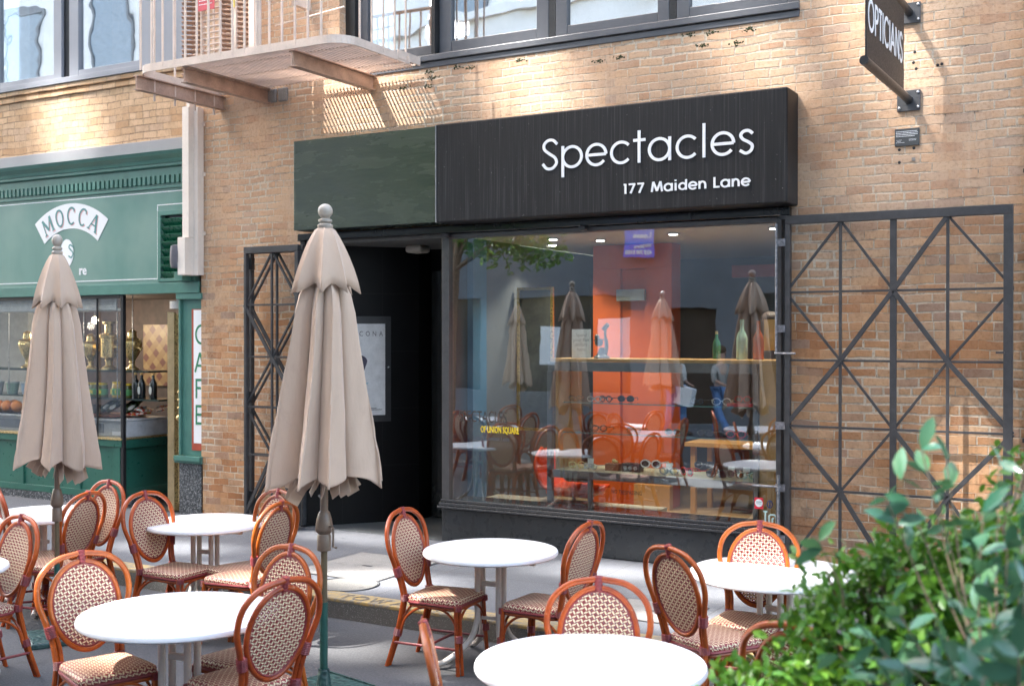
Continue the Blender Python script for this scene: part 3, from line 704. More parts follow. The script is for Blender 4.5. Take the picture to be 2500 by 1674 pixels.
XS = [-2.755, -2.313, -1.905, -1.504, -1.045]
DI = [(0, 1, 1, 0, 0), (1, 0, 2, 1, 0), (2, 1, 3, 0, 1), (3, 0, 4, 1, 0), (0, 1, 1, 2, 0), (1, 2, 2, 1, 1), (2, 1, 3, 2, 1), (3, 2, 4, 1, 0), (0, 3, 1, 2, 1), (1, 2, 2, 3, 0), (2, 3, 3, 2, 0), (3, 2, 4, 3, 1),
      (0, 3, 1, 4, 1), (1, 4, 2, 3, 0), (2, 3, 3, 4, 1), (3, 4, 4, 3, 1), (0, 5, 1, 4, 0), (1, 4, 2, 5, 1), (2, 5, 3, 4, 1), (3, 4, 4, 5, 0)]
g1 = lattice('iron_gate', 'big black iron lattice gate folded open against the bricks right of the window', XS, ZS, DI, -.11, (.04, .065), 'black lattice gates', 1)
WORN = plain('worn_steel', (.25, .25, .27), .35, .6, var=.4, scale=40)
for z in (.34, .755, 1.262, 2.05, 2.75): MB().box(-2.83, -2.75, -.15, -.13, z - .03, z + .03).build('hinge', WORN, g1)
MB().tube([(-2.82, -.16, 1.84), (-2.82, -.16, 2.9)], .010, 8).tube([(-2.83, -.165, 1.85), (-2.66, -.165, 1.85)], .009, 8).build('bolt', WORN, g1)
MB().tube([(-2.80, -.16, .1), (-2.80, -.16, .86)], .013, 8).tube([(-3.02, -.16, .765), (-2.78, -.16, .765)], .010, 8).build('bolt', WORN, g1)
MB().box(-1.16, -1.10, -.15, -.13, 1.86, 1.875).build('latch', BLKM, g1)
XL = [-8.51, -8.14, -7.775]
DL = [(0, 1, 1, 0, 0), (1, 0, 2, 1, 0), (0, 1, 1, 2, 1), (1, 2, 2, 1, 0), (1, 2, 2, 3, 1), (0, 3, 1, 2, 0), (0, 3, 1, 4, 0), (1, 4, 2, 3, 1), (0, 5, 1, 4, 1), (1, 4, 2, 5, 0)]
g2 = lattice('iron_gate', 'narrow black iron lattice gate, front leaf folded left of the dark doorway', XL, [z * .988 for z in ZS], DL, -.205, (.035, .045), 'black lattice gates', 0, 2.925)
g3 = lattice('iron_gate', 'narrow black iron lattice gate, rear leaf nearest the bricks left of the doorway', XL, [z * .988 for z in ZS], DL, -.125, (.035, .045), 'black lattice gates', 0, 2.925)
for z in (.3, 1.35, 2.75): MB().box(-8.50, -8.44, -.19, -.14, z - .06, z + .06).build('hinge', BLK2, g2)
m = MB().tube([(-7.80, -.25, .02), (-7.80, -.25, .9)], .011, 8).box(-7.81, -7.755, -.25, -.05, 1.1, 1.3); m.build('bolt', BLKM, g2)
m = MB().tube([(-7.5, -.2, .02), (-7.5, -.2, .35), (-7.53, -.2, .38)], .012, 8).box(-7.52, -7.42, -.21, -.19, .008, .02)
tag(m.build('floor_bolt', BLKM), 'thin upright steel bolt standing on the pavement in front of the doorway', 'bolt')

# ================================================================== FIRE ESCAPE
F = thing('fire_escape', (-7.7, 0, 4.55), 'beige iron fire escape balcony with slatted floor jutting above the shops', 'fire escape')
ZB, ZT = 4.60, 4.675
def band(pts, z0, z1, th, nm, m=FEP):
    b = MB(); L = len(pts)
    for i in range(L - 1):
        b.bar((pts[i][0], pts[i][1], (z0 + z1) / 2), (pts[i + 1][0], pts[i + 1][1], (z0 + z1) / 2), th, z1 - z0, (0, 0, 1))
    return b.build(nm, m, F, smooth=False)
cr = .22; xl, xr, yf = -9.02, -6.40, -1.25
def corner(cx_, cy_, a0, a1, n=8): return [(cx_ + cr * math.cos(R(a0 + (a1 - a0) * i / n)), cy_ + cr * math.sin(R(a0 + (a1 - a0) * i / n))) for i in range(n + 1)]
rim = [(xl, -.02)] + corner(xl + cr, yf + cr, 180, 270) + corner(xr - cr, yf + cr, 270, 360) + [(xr, -.22)]
band(rim, ZB, ZT, .012, 'rim')
MB().box(xr - .25, xr + .05, -.30, -.288, 4.585, 4.66).box(xr + .0, xr + .012, -.42, -.05, 4.62, 4.70).build('rim_end_plate', FEP, F)
for x in (-9.02, -8.36, -7.0):
    m = MB(); z = 4.45
    m.box(x - .006, x + .006, -1.22, .05, z + .011, z + .134).box(x - .04, x + .04, -1.22, .05, z, z + .01).box(x - .04, x + .04, -1.22, .05, z + .135, z + .145)
    m.build('beam', FEPD, F)
m = MB(); y = -1.21
x = -8.30; slats = MB()
while x < xr - .03:
    y0 = yf + .02
    if x > xr - cr: y0 = yf + cr - math.sqrt(max(0, cr * cr - (x - xr + cr) ** 2)) + .01
    slats.box(x - .003, x + .003, y0, -.06, 4.605, 4.64); x += .0435
slats.build('floor_slats', FEP, F)
for yy in (-1.02, -.62, -.30, -.09): MB().box(-8.33, xr - .02, yy - .008, yy + .008, 4.615, 4.632).build('floor_rod', FEP, F)
m = MB().box(-8.36, -8.3, -1.24, -.03, 4.60, 4.665).box(-9.0, -8.37, -.08, -.04, 4.60, 4.65); m.build('hatch_frame', FEP, F)
# railing
m = MB(); n_ = 0
xb = xl + .10
while xb < xr - .12:
    MB().bar((xb, yf, ZT - .05), (xb, yf, 5.75), .017, .017).build('baluster', FEP, F); xb += .152
for yy in (-1.0, -.82, -.64, -.46, -.28):
    MB().bar((xr, yy, ZT - .05), (xr, yy, 5.75), .015, .015).build('baluster', FEP, F)
for yy in (-.98, -.70, -.42, -.14):
    MB().bar((xl, yy, ZT - .3), (xl, yy, 5.75), .017, .017).build('baluster', FEP, F)
MB().bar((xl, yf, 5.75), (xr, yf, 5.75), .03, .03).bar((xl, yf + .1, 5.26), (xl, -.02, 5.26), .02, .02).bar((xl, yf + .1, 5.75), (xl, -.02, 5.75), .03, .03).bar((xr, yf + .1, 5.75), (xr, -.02, 5.75), .03, .03).build('handrail', FEP, F)
# drop ladder, counterweight shutters
L1 = MB().box(-8.86, -8.845, -.50, -.44, 4.68, 6.0).box(-8.60, -8.55, -.50, -.45, 4.68, 6.0)
lad = L1.build('drop_ladder', FEP, F)
m = MB(); z = 4.72
while z < 5.5:
    m.tube([(-8.85, -.47, z), (-8.58, -.47, z)], .012, 8); z += .062
m.build('rung', FEP, lad, smooth=True)
def louv(x0, x1, y, nm):
    m = MB(); z = 4.69
    while z < 5.9:
        m.bar((x0, y, z), (x1, y + .10, z - .012), .05, .008, (0, .5, 1)); z += .05
    m.build(nm, FEPD, F)
louv(-9.10, -8.87, -.52, 'side_slats'); louv(-8.54, -8.40, -.52, 'side_slats'); louv(-8.34, -8.20, -.50, 'side_slats')
MB().box(-8.40, -8.345, -.52, -.46, 4.68, 6).build('post', FEP, F); MB().box(-8.19, -8.12, -.50, -.44, 4.68, 6).build('post', FEP, F)
MB().box(-7.42, -7.36, yf + .0, yf + .02, 4.68, 5.75).build('post', FEP, F)
m = MB().box(-8.12, -7.78, -.32, -.25, 5.42, 5.47).box(-7.84, -7.78, -.25, -.02, 5.36, 5.53); m.build('wall_bracket', FEP, F)
MB().tube([(-8.1, -.2, 5.2), (-7.2, -.2, 5.27)], .009).build('guide_rod', FEP, F)
rs = thing('warning_sign', (-8.7, -.56, 5.5), 'small red sign with white print hung on the fire escape ladder', 'sign')
MB().box(-8.84, -8.60, -.565, -.558, 5.36, 5.62).build('plate', plain('faded_red', (.62, .10, .12), .5), rs)
m = MB(); rnd = random.Random(3)
for i in range(5):
    x = -8.81
    while x < -8.64: l = rnd.uniform(.008, .02); m.box(x, x + l, -.567, -.5655, 5.57 - i * .038, 5.578 - i * .038); x += l + .005
m.build('lettering', WHT, rs)
m = MB().box(-8.385, -8.36, -.53, -.521, 5.35, 5.48)
tag(m.build('yellow_label', plain('yellow_label', (.8, .62, .05), .5)), 'small upright yellow label stuck on a fire escape post', 'label')

# ================================================================== DOWNPIPE BOX (pale)
P = thing('downpipe', (-9.4, 0, 2.65), 'broad pale square downpipe between the green cafe and the orange bricks', 'downpipe')
MB().box(-9.46, -9.36, -.175, -.06, 3.07, 4.50).box(-9.42, -9.37, -.15, -.08, 4.50, 4.62).build('shaft', PIPE, P, bevel=.006)
MB().box(-9.47, -9.36, -.235, -.02, 2.655, 3.068).build('lower_box', PIPE, P, bevel=.006)
MB().box(-9.358, -9.30, -.1, -.01, 2.66, 4.5).build('side_flange', PIPE, P)
for z in (3.1, 3.75, 4.3): MB().box(-9.31, -9.28, -.03, -.002, z, z + .04).build('clip', PIPE, P)
rail_sp = thing('loudspeaker', (-9.5, -.26, 2.85), 'small dark grey loudspeaker on a green bracket beside the louvred vent', 'loudspeaker')
MB().lathe([(.03, -.13), (.06, -.12), (.07, -.05), (.07, .05), (.06, .12), (.03, .13)], 16, (-9.52, -.2, 2.86)).build('body', plain('speaker_grey', (.11, .11, .13), .5), rail_sp, smooth=True)
MB().box(-9.60, -9.475, -.16, -.02, 2.60, 2.70).build('bracket', GRN, rail_sp, bevel=.004)

# ================================================================== GREEN CAFE BUILDING
C2 = thing('cafe_building', (-11.5, .05, 0), 'tan brick building with a green cafe shopfront at the left edge', 'building')
UW = (-16., -9.50, 5.02, 7.6)
m = MB(); m.wall(-16., -9.35, 4.05, 9, .02, .3, [UW]); 
m.box(-16., -9.45, -.012, .019, 4.965, 5.012).box(-16., -9.45, -.002, .019, 4.885, 4.925)
m.build('wall', BT, C2)
MB().box(-16., -9.3, .3, 6, 8.4, 9).build('roof', FLASH, C2)
MB().box(-16., -9.365, -.10, .019, 4.06, 4.19).build('flashing', FLASH, C2, bevel=.004)
m = MB()
m.box(-16, -9.5, -.03, .06, 5.02, 5.085)
m.build('window_sill', GREYP, C2, bevel=.004)
def cwin(x0, x1, fl, frr):
    m = MB(); z0, z1 = 5.088, 7.55
    m.box(x0, x0 + fl, .02, .1, z0, z1).box(x1 - frr, x1, .02, .1, z0, z1).box(x0 + fl, x1 - frr, .022, .1, z0, z0 + .07).box(x0 + fl, x1 - frr, .022, .1, z1 - .1, z1)
    f = m.build('window', GREYP, C2, bevel=.004)
    MB().box(x0 + fl - .01, x1 - frr + .01, .06, .068, z0 + .06, z1 - .09).build('pane', GLU, f)
cwin(-13.6, -12.95, .08, .08); cwin(-12.86, -11.66, .03, .14); cwin(-11.52, -9.98, .16, .36)
MB().box(-9.93, -9.5, .0, .1, 5.088, 7.5).build('window_panel', GREYP, C2, bevel=.004)
m = MB(); m.box(-12.95, -12.86, .03, .12, 5.088, 7.5).box(-11.66, -11.52, .06, .14, 5.088, 7.5).box(-9.98, -9.93, .04, .12, 5.088, 7.5); m.build('mullion', BLK2, C2)
MB().box(-11.3, -10.9, .12, .5, 5.1, 7.5).box(-12.6, -12.4, .3, .34, 5.1, 7.5).build('room_post', plain('room_orange', (.45, .30, .16), .6), C2)
MB().box(-14, -9.6, 1.2, 1.25, 5.02, 7.5).build('room_wall', plain('room_wall', (.55, .52, .46), .8), C2)
# cornice
m = MB(); pr = [(-.01, 3.885), (-.06, 3.90), (-.06, 3.93), (-.075, 3.935), (-.085, 3.97), (-.14, 4.01), (-.165, 4.05), (.06, 4.05), (.06, 3.885)]
m.prism([(a, b) for a, b in pr], -16., -9.42, lambda a, d, b: (d, a, b)); m.build('cornice', GRN, C2)
m = MB(); m.box(-16., -9.42, .0, .05, 3.69, 3.884).box(-16., -9.42, -.02, .0, 3.80, 3.884).box(-16, -9.42, -.012, 0, 3.69, 3.705); m.build('frieze', GRN, C2)
m = MB(); x = -13.7
while x < -9.46: m.box(x, x + .045, -.035, -.001, 3.71, 3.80); x += .0755
m.build('dentils', GRN, C2)
# fascia
LV = (-9.955, -9.585, 2.64, 3.35)
MB().wall(-16., -9.42, 2.47, 3.689, .0, .05, [LV]).build('fascia', FASC, C2)
m = MB(); m.box(-16, -9.60, -.022, -.001, 3.655, 3.685).box(-16, -9.36, -.03, -.001, 2.47, 2.59).box(-9.55, -9.42, -.02, -.001, 2.60, 3.65).box(-9.60, -9.585, -.015, -.001, 2.64, 3.65)
a, b, c, d = LV
m.box(a - .05, a, -.02, -.001, c - .04, d + .05).box(b, b + .03, -.02, -.001, c - .04, d + .05).box(a, b, -.02, -.001, d, d + .05).box(a, b, -.02, -.001, c - .04, c)
m.build('moulding', GRN, C2, bevel=.004)
lv = MB(); z = 2.665
while z < 3.28:
    lv.bar((a, .015, z), (b, .015, z), .11, .008, (0, 1, .75)); z += .086
lv.build('vent_louvres', GRND, C2)
MB().box(a, b, .049, .06, c, d).build('vent_back', BLK, C2)
m = MB(); lw = .010
def line(x0, z0, x1, z1): m.box(min(x0, x1) - lw / 2, max(x0, x1) + lw / 2, -.0035, -.001, min(z0, z1) - lw / 2, max(z0, z1) + lw / 2)
line(-16, 3.618, -9.62, 3.618); line(-9.62, 3.472, -9.62, 3.60); line(-10.02, 3.472, -9.635, 3.472); line(-10.02, 2.64, -10.02, 3.457); line(-16, 2.64, -10.035, 2.64)
m.build('white_line', WHT, C2)
# arched MOCCA badge
CX0, CZ0 = -11.47, 2.53
pts = [(CX0 + 1.045 * math.sin(R(a)), CZ0 + 1.045 * math.cos(R(a))) for a in range(-38, 39, 2)] + [(CX0 + .745 * math.sin(R(a)), CZ0 + .745 * math.cos(R(a))) for a in range(39, -40, -2)]
mo = thing('cafe_name_badge', (CX0, 0, 3.2), 'white arched badge reading MOCCA in green serif capitals on the green fascia', 'sign')
MB().prism(pts, -.006, -.001).build('badge', WHT, mo)
GEO['m'] = (0, [])
SER = {'M': [[(-.30, 0), (-.22, .7)], [(-.22, .7), (0, .12)], [(0, .12), (.24, .7)], [(.24, .7), (.30, 0)]], 'O': [arc(0, .35, .22, .36, 0, 360, 28)], 'C': [arc(.04, .35, .24, .36, 50, 310, 24)],
       'A': [[(-.28, 0), (0, .72)], [(0, .72), (.28, 0)], [(-.17, .24), (.17, .24)]]}
SRF = {'M': [(-.30, 0), (.30, 0)], 'O': [], 'C': [(.19, .60)], 'A': [(-.28, 0), (.28, 0)]}
def mocca(mb, dx, dz, wd, yy, wide):
    for ch, ang in zip('MOCCA', (-27, -12.5, 0.5, 13.5, 27.5)):
        def fn(a, d, b, ang=ang):
            r = .80 + b * .27; an = R(ang) + a * .27 / .90
            return (CX0 + dx + r * math.sin(an), yy - d, CZ0 + dz + r * math.cos(an))
        for k, st in enumerate(SER[ch]):
            w2 = wd * (2.1 if (ch == 'M' and k in (1, 3)) or (ch == 'A' and k == 1) else 1.) * (1.5 if ch in 'OC' else 1)
            ribbon(mb, st, w2, 0, .0015 + .0003 * k, fn)
        for k, (a, b) in enumerate(SRF[ch]):
            ribbon(mb, [(a - .09, b), (a + .09, b)] if b == 0 else [(a, b + .08), (a + .01, b - .07)], .05, 0, .003 + .0003 * k, fn)
m = MB(); mocca(m, .012, -.012, .04, -.0062, 1); m.build('letter_shadow', plain('pink_outline', (.75, .42, .42), .5), mo)
m = MB(); mocca(m, 0, 0, .055, -.0085, 1); m.build('lettering', plain('letter_green', (.10, .28, .28), .5), mo)
ob = thing('oval_badge', (-11.54, 0, 3.0), 'small white oval badge on the green fascia, mostly hidden by the left umbrella', 'sign')
MB().prism([(-11.54 + .115 * math.cos(R(a)), 2.985 + .165 * math.sin(R(a))) for a in range(0, 360, 12)], -.005, -.001).build('badge', WHT, ob)
m = MB(); ribbon(m, sm([(.05, .12), (-.01, .15), (-.03, .12), (.0, .09), (.04, .05), (.01, .0), (-.04, .02)]), .018, 0, .001, lambda a, d, b: (-11.47 + a, -.0055 - d, 2.93 + b)); m.build('lettering', plain('letter_green2', (.10, .28, .28), .5), ob)
ftext('fascia_lettering', 're', .155, WHT, C2, lambda a, d, b: (-11.33 + a, -.003 - d, 2.72 + b), bold=.004)
# pilaster with the vertical sign
MB().box(-9.70, -9.33, .03, .06, .66, 2.40).build('pilaster', GRN, C2)
m = MB(); m.box(-9.73, -9.33, -.05, .06, .60, .655).box(-9.74, -9.33, -.03, .06, .575, .598).box(-9.72, -9.33, -.02, .06, 2.40, 2.468).box(-9.70, -9.67, .0, .03, .66, 2.40)
m.build('pilaster_moulding', GRN, C2, bevel=.004)
MB().box(-9.69, -9.33, .0, .06, 0, .573).build('pilaster_base', GRAN, C2)
cs = thing('cafe_sign', (-9.45, .02, 1.5), 'upright white sign with red border spelling CAFE downwards, partly behind the bricks', 'sign')
MB().box(-9.515, -9.33, .02, .028, .72, 2.29).build('border', plain('red_border', (.42, .07, .035), .5), cs)
MB().box(-9.48, -9.33, .014, .0195, .80, 2.28).build('panel', WHT, cs)
m = MB()
for ch, zz in zip('CAFE', (1.90, 1.59, 1.30, 1.01)):
    kx = .26
    gtext(m, ch, .09, lambda a, d, b: (-9.462 + a * kx, .0135 - d, zz + b * .30), 1, 0, .0015)
m.build('lettering', plain('sign_green', (.02, .20, .10), .5), cs)
# base, windows, doorway
m = MB(); m.box(-16., -10.64, .02, .06, .09, .74).box(-10.68, -10.64, .061, 1.4, .09, .74)
m.build('base_panel', GRNB, C2)
m = MB(); m.box(-16., -10.61, -.01, .019, .70, .78).box(-16., -10.63, .0, .019, .09, .17)
for x in (-13.5, -12.45, -11.42): m.box(x, x + .10, .0, .019, .17, .70)
m.box(-10.76, -10.64, .0, .019, .17, .70).box(-10.639, -10.60, .061, 1.4, .68, .78).box(-10.639, -10.62, .061, 1.4, .09, .2)
m.build('base_moulding', GRNB, C2, bevel=.004)
MB().box(-16., -10.62, .0, 1.4, -.02, .088).build('plinth', GRAN, C2)
MB().box(-16, -10.60, -.02, 1.4, .782, .80).build('brass_sill', BRASS, C2)
wn = MB().box(-10.63, -10.585, -.0, .045, .0, 2.468).build('door_post', BLK2, C2, bevel=.003)
sw = MB(); sw.box(-16, -10.64, .0, .05, 2.43, 2.469).box(-11.06, -11.045, .02, .04, .802, 2.43); gw = sw.build('shop_window', BLK2, C2)
MB().box(-16., -10.64, .045, .051, .802, 2.43).build('glass', GLM, gw)
MB().box(-10.66, -9.7, .03, 1.6, -.02, .004).build('doorway_floor', tiles('dark_floor', (.05, .05, .05), (.12, .12, .12), .3, -.3, .4), C2)
m = MB(); m.box(-18, -8.6, 2.2, 2.3, 0, 3).box(-9.34, -9.30, .33, 2.2, 0, 3).box(-16., -9.3, .06, 2.3, 3.0, 3.05); m.build('room_wall', plain('dark_room', (.055, .035, .03), .6, var=.3), C2)
MB().box(-12.6, -10.3, 2.15, 2.19, 1.3, 2.15).build('diamond_tiles', DIAM, C2)
MB().box(-16, -14.6, 1.8, 1.9, .8, 2.46).build('pale_partition', plain('pale_wall', (.36, .37, .36), .7), C2)
MB().box(-16, -9.3, .06, 2.2, 2.5, 2.52).build('room_ceiling', plain('dark_ceiling', (.06, .045, .04), .7), C2)
bl = thing('roller_blind', (-12, .1, 2.4), 'white rolled blind across the top of the cafe window', 'blind')
m = MB()
for i in range(5): m.box(-14, -10.80, .09 + .004 * (i % 2), .10 + .004 * (i % 2), 2.30 + i * .032, 2.33 + i * .032)
m.build('slats', plain('blind_white', (.75, .74, .72), .5), bl)
MB().tube([(-14, .12, 2.30), (-10.72, .12, 2.30)], .018, 10).build('roller', plain('roller_white', (.7, .68, .64), .5), bl)
lmp = thing('hanging_lamp', (-9.85, .2, 2.35), 'small white cylindrical lamp under the lintel of the cafe doorway', 'lamp')
MB().lathe([(.09, 0), (.09, .085)], 20, (-9.83, .12, 2.30)).build('shade', plain('lamp_white', (.62, .6, .58), .5), lmp)
MB().box(-9.84, -9.82, .11, .13, 2.38, 2.469).build('stem', STEEL, lmp)
# brass door leaf standing half open
bd = thing('brass_door', (-9.86, .05, 0), 'narrow brass framed door leaf standing open in the cafe doorway', 'door')
rot = Matrix.Rotation(R(28), 3, 'Z')
def leaf(m, a0, a1, t0, t1, z0, z1):
    c = Vector((-9.855, .03, 0)) + rot @ Vector(((a0 + a1) / 2, (t0 + t1) / 2, 0)); c.z = (z0 + z1) / 2
    m.obox(c, (a1 - a0, t1 - t0, z1 - z0), rot); return m
leaf(MB(), 0, .6, .0, .04, .02, 2.24).build('leaf', BRONZE, bd, bevel=.004)
leaf(MB(), -.03, .045, -.01, .05, .02, 2.26).build('edge_strip', plain('pale_brass', (.62, .47, .26), .35, .6), bd)
m = MB(); leaf(m, .13, .14, -.01, .0, .35, 2.05); leaf(m, .13, .5, -.01, .0, 2.05, 2.06); leaf(m, .09, .1, -.008, .0, .1, 2.2); m.build('beading', BRASS, bd)
for z in (1.36, 1.27, 1.18): MB().sphere(tuple(Vector((-9.855, .03, z)) + rot @ Vector((.115, -.03, 0))), .03, 12, 8, (1, 1, .7)).build('lock_knob', BRASS, bd, smooth=True)
MB().sphere(tuple(Vector((-9.855, .03, 1.07)) + rot @ Vector((.11, -.04, 0))), .035, 14, 8).build('handle', BRASS, bd, smooth=True)

for i, (x, l) in enumerate(((-13.4, 'lit pendant bulb inside the cafe at the far left'), (-12.35, 'lit pendant bulb inside the cafe, mostly behind the left umbrella'))):
    pl_ = thing('pendant_lamp', (x, 1.1, 2.5), l, 'lamp', 'pendant lamps in the cafe')
    MB().tube([(x, 1.1, 2.25), (x, 1.1, 2.5)], .006, 6).build('cord', BLK2, pl_)
    MB().sphere((x, 1.1, 2.2), .045, 12, 8).build('bulb', emis('bulb_glow', (1, .8, .5), 5), pl_, smooth=True)
    ld = bpy.data.lights.new('bulb_light', 'POINT'); ld.energy = 6; ld.shadow_soft_size = .05; ld.color = (1, .85, .65)
    lo = bpy.data.objects.new('bulb_light', ld); COL.objects.link(lo); lo.parent = pl_; lo.location = (0, -.08, -.38)
# ---- goods in the cafe window
def samovar(x, y, z, s, label, urn=True):
    t = thing('samovar', (x, y, z), label, 'samovar', 'brass samovars on the cafe shelf')
    if urn: pr = [(.10, 0), (.10, .02), (.05, .05), (.035, .09), (.05, .11), (.035, .13), (.06, .17), (.10, .24), (.13, .33), (.14, .40), (.13, .43), (.145, .44), (.12, .46), (.07, .48), (.06, .56), (.075, .57), (.03, .60), (.001, .61)]
    else: pr = [(.12, 0), (.10, .03), (.05, .06), (.05, .12), (.07, .13), (.05, .16), (.12, .18), (.12, .46), (.14, .47), (.14, .50), (.10, .52), (.06, .53), (.06, .66), (.09, .67), (.09, .70), (.001, .71)]
    fl = (lambda r, zz, a: r * (1 + (.05 * abs(math.cos(5 * a)) if .15 < zz < .42 else 0))) if urn else None
    MB().lathe([(r * s, q * s) for r, q in pr], 40, (x, y, z), (lambda r, zz, a: r * (1 + (.05 * abs(math.cos(5 * a)) if .15 * s < zz < .42 * s else 0))) if urn else None).build('body', BRASS, t, smooth=True)
    MB().tube([(x + .12 * s, y - .02, z + .33 * s), (x + .20 * s, y - .03, z + .33 * s), (x + .22 * s, y - .03, z + .29 * s), (x + .25 * s, y - .03, z + .34 * s)], .012 * s, 8).build('tap', BRASS, t, smooth=True)
    for sg in (-1, 1): MB().tube(catmull([(x + sg * .11 * s, y, z + .42 * s), (x + sg * .16 * s, y, z + .46 * s), (x + sg * .17 * s, y, z + .40 * s), (x + sg * .13 * s, y, z + .34 * s)], 4), .008 * s, 6).build('handle', BRASS, t, smooth=True)
    return t
samovar(-10.90, .42, 1.585, .80, 'fluted urn shaped brass samovar, rightmost on the cafe shelf')
samovar(-11.30, .42, 1.585, .83, 'straight sided tall brass samovar behind the black door post', False)
samovar(-11.66, .45, 1.585, .72, 'brass samovar seen just right of the left umbrella')
samovar(-12.85, .45, 1.585, .78, 'brass samovar seen left of the left umbrella')
sh = thing('wall_shelf', (-11.6, .45, 1.3), 'dark two level glass shelf with thin hanging rods in the cafe window', 'shelf')
MB().box(-13.6, -10.42, .22, .62, 1.560, 1.582).build('upper_board', plain('shelf_dark', (.03, .05, .045), .2), sh)
MB().box(-13.6, -10.25, .22, .62, 1.230, 1.250).build('lower_board', plain('shelf_dark2', (.03, .05, .045), .2), sh)
for x in (-13.3, -12.9, -12.2, -11.75, -11.5, -10.92, -10.66): MB().tube([(x, .21, 1.25), (x, .21, 2.48)], .006, 6).build('rod', STEEL, sh)
JG = plain('jar_content', (.12, .12, .03), .15, var=.4, scale=30, coat=.5); YL = plain('yellow_lid', (.80, .55, .03), .4); LB = plain('green_label', (.12, .38, .12), .5); LW = plain('yellow_paper', (.75, .62, .10), .5); LWH = plain('pale_paper', (.7, .72, .68), .5)
def jar(x, s=1., label='', content=JG):
    t = thing('jar', (x, .30, 1.252), label, 'jar', 'preserve jars on the lower cafe shelf')
    MB().lathe([(.055 * s, 0), (.06 * s, .01), (.06 * s, .13 * s), (.05 * s, .15 * s)], 16, (x, .30, 1.252)).build('glass', content, t, smooth=True)
    MB().lathe([(.054 * s, .15 * s), (.054 * s, .172 * s)], 16, (x, .30, 1.252)).build('lid', YL, t)
    MB().lathe([(.0605 * s, .03 * s), (.0612 * s, .031 * s), (.0612 * s, .10 * s), (.0605 * s, .101 * s)], 16, (x, .30, 1.252)).build('label', LB, t)
    MB().box(x - .045 * s, x - .0, .236, .241, 1.252 + .04 * s, 1.252 + .09 * s).box(x + .005, x + .035 * s, .236, .241, 1.252 + .045 * s, 1.252 + .085 * s).build('paper', LW, t)
for i, (x, l) in enumerate([(-11.72, 'yellow lidded jar, first on the lower cafe shelf right of the umbrella'), (-11.57, 'yellow lidded jar, second right of the left umbrella'), (-11.42, 'yellow lidded jar just left of the samovar post rod'), (-11.27, 'yellow lidded jar directly behind the black door post'), (-10.86, 'yellow lidded jar right of the hanging rod, beside the dark bottles')]): jar(x, 1., l)
jar(-11.02, 1.12, 'larger jar of golden preserves between rod and door post', plain('golden_content', (.55, .33, .06), .2, var=.5, scale=25, coat=.5))
DKB = plain('dark_bottle', (.012, .018, .02), .12, coat=.5)
def bottle(x, y, z, s, label, grp, lab=LWH, mat=DKB, cap=None):
    t = thing('bottle', (x, y, z), label, 'bottle', grp)
    MB().lathe([(.042 * s, 0), (.045 * s, .01), (.045 * s, .17 * s), (.035 * s, .20 * s), (.016 * s, .235 * s), (.015 * s, .29 * s)], 16, (x, y, z)).build('body', mat, t, smooth=True)
    MB().lathe([(.017 * s, .28 * s), (.017 * s, .315 * s)], 12, (x, y, z)).build('cap', cap or BRASS, t)
    if lab: MB().prism([(x + .022 * s * math.cos(R(a)), z + .10 * s + .05 * s * math.sin(R(a))) for a in range(0, 360, 20)], y - .048 * s, y - .044 * s).build('label', lab, t)
    return t
bottle(-10.73, .32, 1.252, 1., 'dark bottle with pale oval label right after the last jar', 'dark bottles on the lower cafe shelf', None)
bottle(-10.63, .32, 1.252, 1., 'dark bottle with white oval label, middle of the shelf row', 'dark bottles on the lower cafe shelf')
bottle(-10.44, .32, 1.252, 1., 'dark bottle with cream oval label at the right end of the shelf', 'dark bottles on the lower cafe shelf')
# chilled counter
ct = thing('display_counter', (-12, .3, .8), 'long white and steel food counter on the green base in the cafe', 'counter')
MB().box(-14, -10.72, .12, .75, .802, .99).build('case', plain('steel_case', (.50, .52, .54), .35, .3), ct, bevel=.006)
MB().box(-10.715, -10.66, .10, 1.45, .802, .985).build('side_panel', plain('white_case', (.62, .64, .66), .4), ct, bevel=.004)
MB().box(-14, -10.66, .085, .76, .992, 1.01).build('top_rim', plain('case_rim', (.75, .76, .77), .3), ct)
MB().box(-10.90, -10.75, .112, .118, .82, .865).build('price_label', WHT, ct)
MB().box(-13.9, -11.05, .113, .118, .84, .95).build('front_glass', plain('smoky_front', (.22, .24, .27), .1), ct)
rnd = random.Random(8)
OR = plain('orange_peel', (.85, .26, .02), .45, var=.1, scale=20, bump=.2)
for i, (x, y) in enumerate([(-13.15, .25), (-12.98, .24), (-12.80, .25), (-13.05, .4)]):
    tag(MB().sphere((x, y, 1.095), .075, 16, 10).build('orange', OR, smooth=True), ['orange at the far left of the cafe counter', 'orange in the middle of the front row by the umbrella', 'orange closest to the left umbrella on the cafe counter', 'orange in the rear of the fruit tray'][i], 'fruit', 'oranges on the cafe counter')
tag(MB().box(-13.4, -12.6, .14, .52, 1.011, 1.03).build('fruit_tray', BLK), 'dark tray under the oranges on the cafe counter', 'tray')
tr = MB(); tr.lathe([(.001, .0), (.30, .01), (.34, .03), (.33, .035), (.29, .018), (.001, .01)], 28, (-11.15, .42, 1.012)); tag(tr.build('serving_tray', TERR, smooth=True), 'round reddish tray holding lying bottles on the counter', 'tray')
REDCAP = plain('red_cap', (.8, .08, .03), .4)
